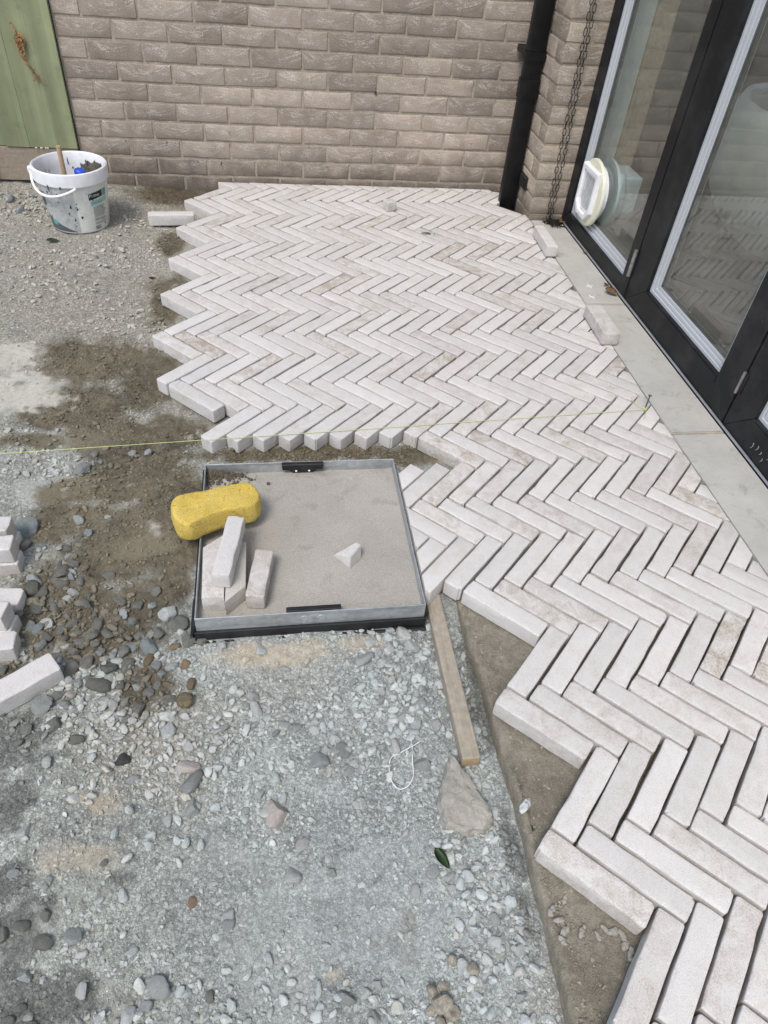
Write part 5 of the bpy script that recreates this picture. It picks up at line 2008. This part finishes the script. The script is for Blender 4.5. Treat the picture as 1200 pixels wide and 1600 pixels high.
at_parent(mobj('infill', mesh_from('infill', np.stack([IX, IY, IZ], -1).reshape(-1, 3).tolist(), iff.tolist(), M_INFILL, True), ac), ac)
# base frame: upright ring and outward foot
for b_ in ((AX0 - .004, AX1 + .004, AY0 - .007, AY0 - .001), (AX0 - .004, AX1 + .004, AY1 + .001, AY1 + .006), (AX0 - .0075, AX0 - .001, AY0 - .0005, AY1 + .0005), (AX1 + .001, AX1 + .006, AY0 - .0005, AY1 + .0005)):
    bm = bmesh.new()
    t_ = -.046 if b_[3] < -2.7 else -.022
    bx(bm, b_[0], b_[1], b_[2], b_[3], -.10, t_, .001)
    at_parent(bm_to('base_frame', bm, M_RUBBER, ac), ac)
bm = bmesh.new(); bx(bm, AX0 - .016, AX1 + .006, AY0 - .019, AY0 - .0075, -.098, -.074, .003); bx(bm, AX0 - .016, AX0 - .008, AY0 - .007, AY1, -.098, -.060, .002)
at_parent(bm_to('base_foot', bm, M_RUBBER, ac), ac)
# lifting lugs
def lug(x0, x1, y, inward, name='lifting_lug', plate=True):
    bm = bmesh.new()
    s = inward
    bx(bm, x0, x1, min(y, y + s * .014), max(y, y + s * .014), -.010, .0025, .0015)
    bx(bm, x0 + .001, x1 - .001, min(y + s * .004, y + s * .012), max(y + s * .004, y + s * .012), -.020, -.0105, .001)
    if plate:
        ya, yb = sorted((y + s * .0045, y + s * .0095))
        prism(bm, [(x0 + .018, -.0203), (x1 - .018, -.0203), (x1 - .034, -.034), (x0 + .034, -.034)], 'y', ya, yb, .0006)
    o = at_parent(bm_to(name, bm, M_RUBBER, ac), ac)
    if plate:
        for xx in ((x0 + x1) / 2 - .019, (x0 + x1) / 2 + .019):
            bm = bmesh.new()
            bmesh.ops.create_uvsphere(bm, u_segments=8, v_segments=6, radius=.0034, matrix=Matrix.Translation((xx, y + s * .010, -.0245)))
            q = bm_to('screw', bm, M_WHITE, o)
            q.matrix_parent_inverse = Matrix.Identity(4)
    return o
lug(.010, .131, AY1 - .0038, -1)
lug(.003, .134, AY0 + .0038, 1, plate=False)
for xx in (.046, .087):
    bm = bmesh.new()
    r1 = [bm.verts.new((xx + .010 * math.cos(2 * math.pi * i / 20), AY0 - .0004, -.022 + .010 * math.sin(2 * math.pi * i / 20))) for i in range(20)]
    r2 = [bm.verts.new((xx + .0085 * math.cos(2 * math.pi * i / 20), AY0 - .0016, -.022 + .0085 * math.sin(2 * math.pi * i / 20))) for i in range(20)]
    r3 = [bm.verts.new((xx + .0045 * math.cos(2 * math.pi * i / 20), AY0 - .0006, -.022 + .0045 * math.sin(2 * math.pi * i / 20))) for i in range(20)]
    for A, B in ((r1, r2), (r2, r3)):
        for i in range(20): bm.faces.new((A[i], A[(i + 1) % 20], B[(i + 1) % 20], B[i]))
    bm.faces.new(r3)
    at_parent(bm_to('rivet', bm, M_GALV, ac), ac)

# ------------------------------------------------------------------ sponge
out = [(-.124, -.010), (-.120, .028), (-.104, .048), (-.066, .052), (-.020, .052), (.030, .052), (.082, .056), (.108, .040), (.122, .008), (.116, -.022), (.092, -.046),
       (.056, -.046), (.020, -.043), (-.014, -.046), (-.050, -.055), (-.090, -.068), (-.118, -.048)]
# smooth closed outline
def catmull(pts, k=4):
    o_ = []
    n = len(pts)
    for i in range(n):
        p0, p1, p2, p3 = (Vector(pts[(i + d) % n]) for d in (-1, 0, 1, 2))
        for j in range(k):
            t = j / k
            o_.append(.5 * ((2 * p1) + (-p0 + p2) * t + (2 * p0 - 5 * p1 + 4 * p2 - p3) * t * t + (-p0 + 3 * p1 - 3 * p2 + p3) * t ** 3))
    return o_
ol = catmull(out)
bm = bmesh.new()
levels = [(0, .93), (.003, .975), (.012, .995), (.030, 1.005), (.052, .995), (.059, .98), (.0625, .955), (.0640, .90), (.0643, .7), (.0642, .5), (.0642, .25)]
rings = []
sprg = np.random.RandomState(2)
for z, s in levels:
    rings.append([bm.verts.new((p.x * s * .94, p.y * s * .97, z)) for p in ol])
m_ = len(ol)
for a, b in zip(rings, rings[1:]):
    for i in range(m_): bm.faces.new((a[i], a[(i + 1) % m_], b[(i + 1) % m_], b[i]))
bm.faces.new(rings[0][::-1])
c_ = bm.verts.new((0, 0, .0640))
for i in range(m_): bm.faces.new((rings[-1][i], rings[-1][(i + 1) % m_], c_))
bmesh.ops.subdivide_edges(bm, edges=[e for e in bm.edges if e.calc_length() > .012], cuts=1, use_grid_fill=True)
P_ = np.array([v.co[:] for v in bm.verts])
N1 = fbm(P_[:, 0] + P_[:, 2] * 1.3, P_[:, 1] - P_[:, 2] * .8, .05, 3, 3)
N2 = fbm(P_[:, 0] + P_[:, 2] * 1.7, P_[:, 1] + P_[:, 2] * 1.1, .012, 2, 5)
bm.normal_update()
for v, a, b in zip(bm.verts, N1, N2):
    if v.co.z > .001: v.co += v.normal * (a * .0042 + b * .0020)
    # finger dent in the upper left
    d = math.hypot(v.co.x + .070, v.co.y + .005)
    if v.co.z > .052: v.co.z -= .007 * math.exp(-(d / .018) ** 2)
o = bm_to('sponge', bm, M_SPONGE, None, (-.163, -2.474, .0015), (rad(-1.5), rad(1.0), rad(15)), smooth=True)
tag(o, 'big yellow grouting sponge lying over the left rim of the access cover', 'sponge')

# ------------------------------------------------------------------ loose pavers and offcuts
LOOSE = [0]


def loose(label, loc, rz, l=.2155, w=.051, h=.0495, group=None, rx=0, ry=0, mat=None, seed=None):
    LOOSE[0] += 1
    V, F = tumbled(l, w, h, seed or 2000 + LOOSE[0], .0013)
    me = mesh_from('loose_paver', V, F, mat or M_PAVER, True)
    me.set_sharp_from_angle(angle=rad(24))
    o = mobj('loose_paver', me, None, loc, (rx, ry, rz))
    tag(o, label, 'paver', group)
    return o


def cut_paver(label, poly, z0, z1, mat, bev=.0028):
    cx, cy = sum(p[0] for p in poly) / len(poly), sum(p[1] for p in poly) / len(poly)
    bm = cut_stone_bm([(p[0] - cx, p[1] - cy) for p in poly], 0, z1 - z0, bev)
    o = bm_to('cut_paver', bm, mat, None, (cx, cy, z0), angle=40)
    tag(o, label, 'paver')
    return o


G_ = 'loose pavers left lying about'
cut_paver('mitre-cut cream paver lying flat in the left corner of the access cover', [(-.193, -2.757), (-.141, -2.759), (-.1405, -2.548), (-.197, -2.594)], -.0305, .0195, M_PAVER)
cut_paver('grey sawn-faced paver with slanted near end, second from left in the access cover', [(-.1385, -2.775), (-.091, -2.728), (-.090, -2.582), (-.137, -2.575)], -.0305, .0190, M_CUTSTONE, .0008)
loose('short square-ended cream paver standing apart as rightmost of the pavers in the access cover', (-.057, -2.687, -.0305), rad(80.5), .152, .046, .0495, G_)
loose('cream paver lying on top of two others beside the sponge', (-.129, -2.634, .0200), rad(80), .198, .043, .0485, G_)
bm = bmesh.new()
pts_lo = [(-.038, .008, 0), (.002, -.040, 0), (.037, -.004, 0), (.031, .012, 0)]
pts_hi = [(-.034, .008, .007), (.003, -.033, .037), (.034, .004, .044), (.022, .014, .044)]
lo = [bm.verts.new(p) for p in pts_lo]; hi = [bm.verts.new(p) for p in pts_hi]
bm.faces.new(lo[::-1]); bm.faces.new(hi)
for i in range(4): bm.faces.new((lo[i], lo[(i + 1) % 4], hi[(i + 1) % 4], hi[i]))
bmesh.ops.bevel(bm, geom=bm.edges[:], offset=.002, segments=2, affect='EDGES')
o = bm_to('paver_offcut', bm, M_PAVER, None, (.169, -2.609, -.0308), angle=40)
tag(o, 'small triangular white paver chip alone in the middle of the access cover', 'paver chip')
loose('grey-white paver lying along the sill joint nearest the brick pier', (1.2825, -.737, .0035), rad(88), .238, .051, .0495, G_)
loose('grey-white paver lying along the sill joint near the dry leaf', (1.272, -1.510, .0035), rad(88.5), .226, .066, .0495, G_)
o = loose('small square paver cube sitting on the finished herringbone paving', (.602, -.335, .0016), rad(23), .050, .049, .046)
o['category'] = 'paver cube'
loose('pitted cream paver lying on the soil between the bucket and the paving', (-.437, -.462, -.037), rad(4), .205, .046, .0495, G_, rx=rad(2))
# toppled stack cut by the left edge of the picture
ST = 'stack of loose pavers at the left edge'
loose('rear top paver of the stack at the left edge', (-.778, -2.492, -.0120), rad(-3), group=ST)
loose('rear bottom paver of the stack at the left edge', (-.771, -2.494, -.0620), rad(-2), group=ST)
loose('front top paver of the rear stack at the left edge', (-.757, -2.566, -.0120), rad(2), group=ST)
loose('tan-sided paver directly under the front top paver of the rear stack at the left edge', (-.752, -2.568, -.0620), rad(1), group=ST)
loose('paver half hidden behind the small upright pair at the left edge', (-.722, -2.682, -.0650), rad(-5), group=ST)
loose('upper paver of the front pair at the left edge', (-.724, -2.753, -.0150), rad(-9), group=ST)
loose('lower paver of the front pair at the left edge', (-.719, -2.757, -.0650), rad(-8), group=ST)
loose('pitted paver in front of the stack with its right end showing', (-.708, -2.822, -.0650), rad(3), group=ST)
loose('white paver lying aslant on the dark cobbles at the left edge below the stack', (-.597, -2.950, -.0600), rad(35), .232, .056, .0495, G_)

# ------------------------------------------------------------------ batten
bm = bmesh.new()
bx(bm, -.0195, .0195, -.26, .22, 0, .034, .002)
o = bm_to('timber_batten', bm, M_BATTEN, None, (.377, -2.918, -.0855), (0, 0, rad(.2)))
tag(o, 'weathered timber batten running from under the paving beside the access cover', 'batten')
bm = bmesh.new(); prism(bm, [(-.0178, .002), (.0178, .002), (.0185, .006), (.0185, .029), (.0165, .0325), (-.0165, .0325), (-.0185, .029), (-.0185, .006)], 'y', -.2612, -.2602)
e_ = bm_to('cut_end', bm, M_BATTEN_END, o)

# mortar slab chunk
poly = [(.341, -3.157), (.352, -3.176), (.359, -3.20), (.376, -3.233), (.388, -3.262), (.395, -3.284), (.397, -3.300), (.388, -3.312), (.373, -3.318), (.358, -3.316), (.343, -3.320), (.322, -3.310), (.301, -3.304), (.296, -3.288), (.295, -3.262), (.302, -3.244), (.306, -3.221), (.322, -3.190), (.329, -3.172)]
cx, cy = .345, -3.25
bm = bmesh.new()
R_ = []
crg2 = random.Random(6)
for z, s in ((0, 1.03), (.012, 1.03), (.022, .985), (.026, .93), (.028, .7), (.029, .35)):
    R_.append([bm.verts.new(((p[0] - cx) * s + crg2.gauss(0, .0012), (p[1] - cy) * s + crg2.gauss(0, .0012), z + crg2.gauss(0, .0008) * (z > 0))) for p in poly])
m_ = len(poly)
for a, b in zip(R_, R_[1:]):
    for i in range(m_): bm.faces.new((a[i], a[(i + 1) % m_], b[(i + 1) % m_], b[i]))
bm.faces.new(R_[-1])
bmesh.ops.triangulate(bm, faces=[f for f in bm.faces if len(f.verts) > 4])
bmesh.ops.subdivide_edges(bm, edges=bm.edges[:], cuts=3, use_grid_fill=True)
bm.normal_update()
P_ = np.array([v.co[:] for v in bm.verts])
N1 = fbm(P_[:, 0] + P_[:, 2], P_[:, 1] - P_[:, 2], .03, 4, 3); N2 = fbm(P_[:, 0] + P_[:, 2] * 1.7, P_[:, 1] + P_[:, 2], .008, 2, 5)
for v, a_, b_ in zip(bm.verts, N1, N2):
    if v.co.z > .003: v.co += v.normal * (a_ * .0070 + b_ * .0034)
o = bm_to('mortar_slab', bm, M_CHUNK, None, (cx, cy, -.093), angle=50)
tag(o, 'sandy broken wedge of set mortar lying at the near end of the batten', 'mortar lump')

# dribbles of mortar squeezed on the bed
for i, (x, y) in enumerate([(.487, -3.47), (.457, -3.485), (.464, -3.502), (.471, -3.518), (.461, -3.532), (.501, -3.522), (.527, -3.532), (.545, -3.524), (.558, -3.531), (.573, -3.537), (.573, -3.551), (.576, -3.566)]):
    bm = bmesh.new()
    rg = np.random.RandomState(60 + i)
    L_ = (.004, .010, .007, .009, .006, .011, .007, .007, .009, .010, .008, .011)[i]
    a_ = rg.uniform(-.6, .6)
    pp, rad_ = [], []
    for k in range(9):
        t_ = k / 8 - .5
        pp.append((2 * L_ * t_, .006 * math.sin(3 * t_ + a_) + rg.normal(0, .0006), .0012 + rg.normal(0, .0004)))
        rad_.append(max(.0010, .0052 * (1 - (2 * t_) ** 4) * rg.uniform(.75, 1.2) + .0008) * (.7 if i in (0, 6, 7) else 1))
    tube(bm, pp, rad_, 9)
    bmesh.ops.subdivide_edges(bm, edges=bm.edges[:], cuts=1, use_grid_fill=True)
    for v in bm.verts:
        n_ = float(fbm(np.array([v.co.x * 260 + i * 7]), np.array([v.co.y * 260 + v.co.z * 190]), 1.0, 3, i)[0])
        v.co.y *= 1 + .35 * n_; v.co.z = max(-.001, v.co.z * (.8 + .5 * n_)); v.co.x += n_ * .0012
    o = bm_to('mortar_dribble', bm, M_CHUNK, None, (x, y, -.0495), (0, 0, rg.uniform(0, 3)), smooth=True)
    tag(o, 'pale crumb of squeezed mortar on the damp mortar bed, ' + ('topmost', 'leftmost', 'second of the left hook', 'third of the left hook', 'lowest of the left hook', 'just right of the left hook', 'left end of the middle row', 'middle of the row', 'right of the row middle', 'topmost beside the paver', 'second beside the paver', 'lowest beside the paver')[i], 'mortar crumb', 'mortar crumbs on the bed')
bm = bmesh.new()
q = rock_shape(ICO2[0], 777, 9, .2, (1, .55, .5)) * .019
vv = [bm.verts.new(p) for p in q]
for t in ICO2[1]: bm.faces.new([vv[k] for k in t])
o = bm_to('mortar_flake', bm, STONE_M['w'], None, (.462, -3.292, -.046), (.1, .2, .9))
tag(o, 'pale broken flake of mortar on the edge of the damp mortar bed', 'mortar flake')

# clod of soil
q = rock_shape(ICO3[0], 801, 6, .8, (1, .95, .85)) * .021
q = q * (1 + .10 * fbm(q[:, 0] * 60 + 3, q[:, 1] * 60 + q[:, 2] * 50, 1.0, 4, 3))[:, None]
o = mobj('soil_clod', mesh_from('soil_clod', q.tolist(), ICO3[1].tolist(), plain('clod_soil', (.13, .105, .062), .95, grime=.45, nscale=300, bump=1.0)), None, (-.23, -2.966, -.080))
tag(o, 'round brown clod of sandy soil on the grey gravel below the access cover', 'soil clod')
M_CLOD = plain('dry_clod', (.25, .225, .18), .95, grime=.3, nscale=300, bump=1.0)
for i, (x, y, s) in enumerate(((.236, -3.590, .020), (.222, -3.575, .015), (.25, -3.61, .017), (.243, -3.567, .012), (.268, -3.53, .012), (.215, -3.60, .012), (.30, -3.545, .013), (.228, -3.62, .014))):
    q = rock_shape(ICO3[0], 820 + i, 7, .3, (1, .85, .7)) * s * .9
    q = q * (1 + .22 * fbm(q[:, 0] * 110 + i * 3, q[:, 1] * 110 + q[:, 2] * 90, 1.0, 4, i))[:, None]
    zz = float(zfine(np.array([x]), np.array([y]))[0])
    o = mobj('soil_clod', mesh_from('soil_clod', q.tolist(), ICO3[1].tolist(), M_CLOD), None, (x, y, zz + s * .4), (i, 0, i * 2))
    tag(o, 'dry pinkish-brown soil clod at the bottom, ' + ('largest of the heap', 'just above left of the largest', 'just below right of the largest', 'above the largest', 'upper one of the two set apart', 'leftmost of the heap', 'rightmost of all', 'lowest of the heap')[i], 'soil clod', 'dry clods at the bottom of the gravel')

# ------------------------------------------------------------------ setting-out line, nail, cord loop
bm = bmesh.new()
def on_line(x): return -2.184 + (x + .774) * (.146 / 2.010)
pts = [(x, on_line(x), .0065 + .0015 * (x < .9) - .003 * math.exp(-((x - .3) / .8) ** 2)) for x in np.linspace(-2.6, 1.238, 40)]
tube(bm, pts, .0010, 5)
o = bm_to('string_line', bm, M_STRING)
tag(o, 'thin yellow-green string line stretched across the paving to a nail', 'string line')
bm = bmesh.new()
tube(bm, [(1.236, -2.040, -.02), (1.262, -2.000, .034)], .0022, 8)
tube(bm, [(1.2612, -2.0012, .0335), (1.2630, -1.9985, .0365)], .0055, 10)
o = bm_to('nail', bm, M_NAIL)
tag(o, 'steel nail leaning in the sill joint with the string line tied to it', 'nail')
bm = bmesh.new()
for k in range(3):
    pts = [(1.240 + .004 * math.cos(a + k), -2.036 + .004 * math.sin(a + k), .004 + k * .0022) for a in np.linspace(0, 6.0, 12)]
    tube(bm, pts, .0009, 5)
tube(bm, [(1.242, -2.036, .006), (1.225, -2.02, .004), (1.214, -1.985, .0035), (1.222, -1.96, .0035)], .0009, 5)
tube(bm, [(1.242, -2.036, .006), (1.232, -2.06, .004), (1.216, -2.085, .0035)], .0009, 5)
o = bm_to('string_knot', bm, M_STRING)
tag(o, 'frayed knot of yellow-green string wrapped round the nail', 'string knot')
LOOP = [(.263, -3.089), (.262, -3.122), (.257, -3.159), (.254, -3.187), (.238, -3.208), (.218, -3.21), (.206, -3.192), (.206, -3.161), (.215, -3.14), (.239, -3.132), (.264, -3.122), (.285, -3.109)]
op = []
for i in range(len(LOOP) - 1):
    p0, p1, p2, p3 = (Vector(LOOP[min(len(LOOP) - 1, max(0, i + d))]) for d in (-1, 0, 1, 2))
    for j in range(5):
        t = j / 5
        op.append(.5 * ((2 * p1) + (-p0 + p2) * t + (2 * p0 - 5 * p1 + 4 * p2 - p3) * t * t + (-p0 + 3 * p1 - 3 * p2 + p3) * t ** 3))
zz = zfine(np.array([p.x for p in op]), np.array([p.y for p in op]))
bm = bmesh.new()
tube(bm, [(p.x, p.y, float(z) + .006 + (.004 if i > 44 else 0)) for i, (p, z) in enumerate(zip(op, zz))], .0011, 6)
o = bm_to('cord_loop', bm, M_WIRE, smooth=True)
tag(o, 'loop of thin white cord lying on the gravel left of the batten', 'cord')

# ------------------------------------------------------------------ leaves and litter
def leaf(name, l, w, mat, loc, rot, label, cat='leaf', curl=.15, group=None):
    bm = bmesh.new()
    n = 10
    rows = []
    for i in range(n + 1):
        t = i / n
        ww = w * math.sin(math.pi * min(1, t ** .8 * 1.0)) ** .8 * .5 + .0004
        x = (t - .5) * l
        z = curl * l * (t - .5) ** 2 + .001
        rows.append([bm.verts.new((x, s * ww, z + abs(s) * ww * (.28 + curl))) for s in (-1, -.5, 0, .5, 1)])
    for a, b in zip(rows, rows[1:]):
        for i in range(4): bm.faces.new((a[i], b[i], b[i + 1], a[i + 1]))
    r_ = bmesh.ops.solidify(bm, geom=bm.faces[:], thickness=.0005)
    o = bm_to(name, bm, mat, None, loc, rot, smooth=True)
    tag(o, label, cat, group)
    bm = bmesh.new()
    tube(bm, [(l * .5 - .002, 0, curl * l * .25 + .0012), (l * .62, .002, curl * l * .2)], .0006, 5)
    tube(bm, [((t - .5) * l, 0, curl * l * (t - .5) ** 2 + .0018) for t in (0.05, .3, .6, .95)], .0005, 4)
    bm_to('stalk', bm, mat, o)
    return o


def gz_(x, y): return float(zfine(np.array([x]), np.array([y]))[0])


leaf('leaf', .046, .019, M_LEAF, (.283, -3.357, gz_(.283, -3.357) + .004), (.12, .05, rad(-62)), 'dark green oval leaf lying on the grey gravel near the middle of the foreground')
leaf('leaf', .052, .026, M_LEAF, (-.925, -.67, gz_(-.925, -.67) + .006), (.1, .1, rad(8)), 'green leaf lying on the rubble in front of the bucket')
leaf('leaf', .028, .011, M_TWIG, (-.48, -.99, gz_(-.48, -.99) + .004), (.1, 0, .3), 'small dark dead leaf on the grey rubble left of the paving')
leaf('dry_leaf', .062, .034, M_LEAFDRY, (1.438, -1.205, .006), (.3, .1, rad(-48)), 'curled brown dry leaf on the sill at the foot of the first glass door', 'dry leaf', .5)
leaf('dry_leaf', .040, .018, M_LEAFDRY, (1.444, -1.130, .004), (.2, .3, rad(30)), 'smaller brown leaf scrap on the sill beside the curled leaf', 'dry leaf', .3)
leaf('dry_leaf', .040, .022, M_LEAFDRY, (1.368, -.447, .005), (.3, .2, rad(60)), 'dry leaf at the foot of the brick pier left of the chain pile', 'dry leaf', .6)
leaf('dry_leaf', .044, .022, M_LEAFDRY, (1.452, -.462, .005), (.3, -.2, rad(-30)), 'dry leaf between the chain pile and the window frame', 'dry leaf', .6)
leaf('dry_leaf', .036, .016, M_LEAFDRY, (1.462, -.80, .004), (.2, 0, rad(80)), 'narrow dry leaf scrap against the frame below the cat flap', 'dry leaf', .3)
for i, (x, y) in enumerate(((1.366, -1.136), (1.341, -1.234))):
    bm = bmesh.new()
    t = .0014
    prism(bm, [(-.018, -t), (-t, -t), (-t, -.018), (t, -.018), (t, -t), (.018, -t), (.018, t), (t, t), (t, .018), (-t, .018), (-t, t), (-.018, t)], 'z', 0, .003)
    o = bm_to('tile_spacer', bm, M_TILE_X, None, (x, y, .0006), (0, 0, rad(12 + 8 * i)))
    tag(o, ('white plastic cross spacer on the sill nearer the pier', 'white plastic cross spacer on the sill nearer the sill joint')[i], 'tile spacer')
bm = bmesh.new()
mrg = random.Random(3)
for i in range(26):
    p = Vector((mrg.gauss(0, .016), mrg.gauss(0, .006), .002 + mrg.random() * .004))
    tube(bm, [p, p + Vector((mrg.gauss(0, .009), mrg.gauss(0, .006), mrg.uniform(.0, .005)))], .0011, 4)
o = bm_to('moss_scrap', bm, plain('dry_moss', (.10, .105, .045), .95, grime=.4, nscale=200, bump=.5), None, (.744, -.622, .0005), (0, 0, -.3))
tag(o, 'scrap of dry greenish moss lying on the finished paving', 'moss')

bm = bmesh.new()
lathe(bm, [(.0025, .001), (.0065, .0), (.0065, .006), (.0025, .006)], 14, 'x')
bmesh.ops.rotate(bm, verts=bm.verts[:], matrix=Matrix.Rotation(math.pi / 2, 3, 'Z'))
o = bm_to('wall_plug', bm, M_BEAD2, None, (.548, -.005, .433))
tag(o, 'small round fixing plug in a mortar joint of the brick wall', 'wall plug')

# ------------------------------------------------------------------ chair in the room behind the second leaf
chair = empty('lounge_chair', (2.24, -1.10, 0))
tag(chair, 'white rounded lounge chair with bent timber legs standing inside behind the glass door', 'chair')
bm = bmesh.new()
bmesh.ops.create_uvsphere(bm, u_segments=36, v_segments=20, radius=1)
dele = [v for v in bm.verts if v.co.z > .55 and v.co.x < .2 or v.co.z > .86]
bmesh.ops.delete(bm, geom=dele, context='VERTS')
for v in bm.verts:
    v.co = Vector((v.co.x * .42, v.co.y * .50, .52 + v.co.z * .40))
bmesh.ops.solidify(bm, geom=bm.faces[:], thickness=.03)
bm_to('seat_shell', bm, M_CHAIR, chair, smooth=True)
for s in (-1, 1):
    bm = bmesh.new()
    pts = [(-.20 + .40 * t, s * .24, .02 + .24 * math.sin(math.pi * t) ** .6) for t in np.linspace(0, 1, 16)]
    tube(bm, pts, .018, 10)
    bm_to('leg', bm, M_TRIMWOOD, chair, smooth=True)
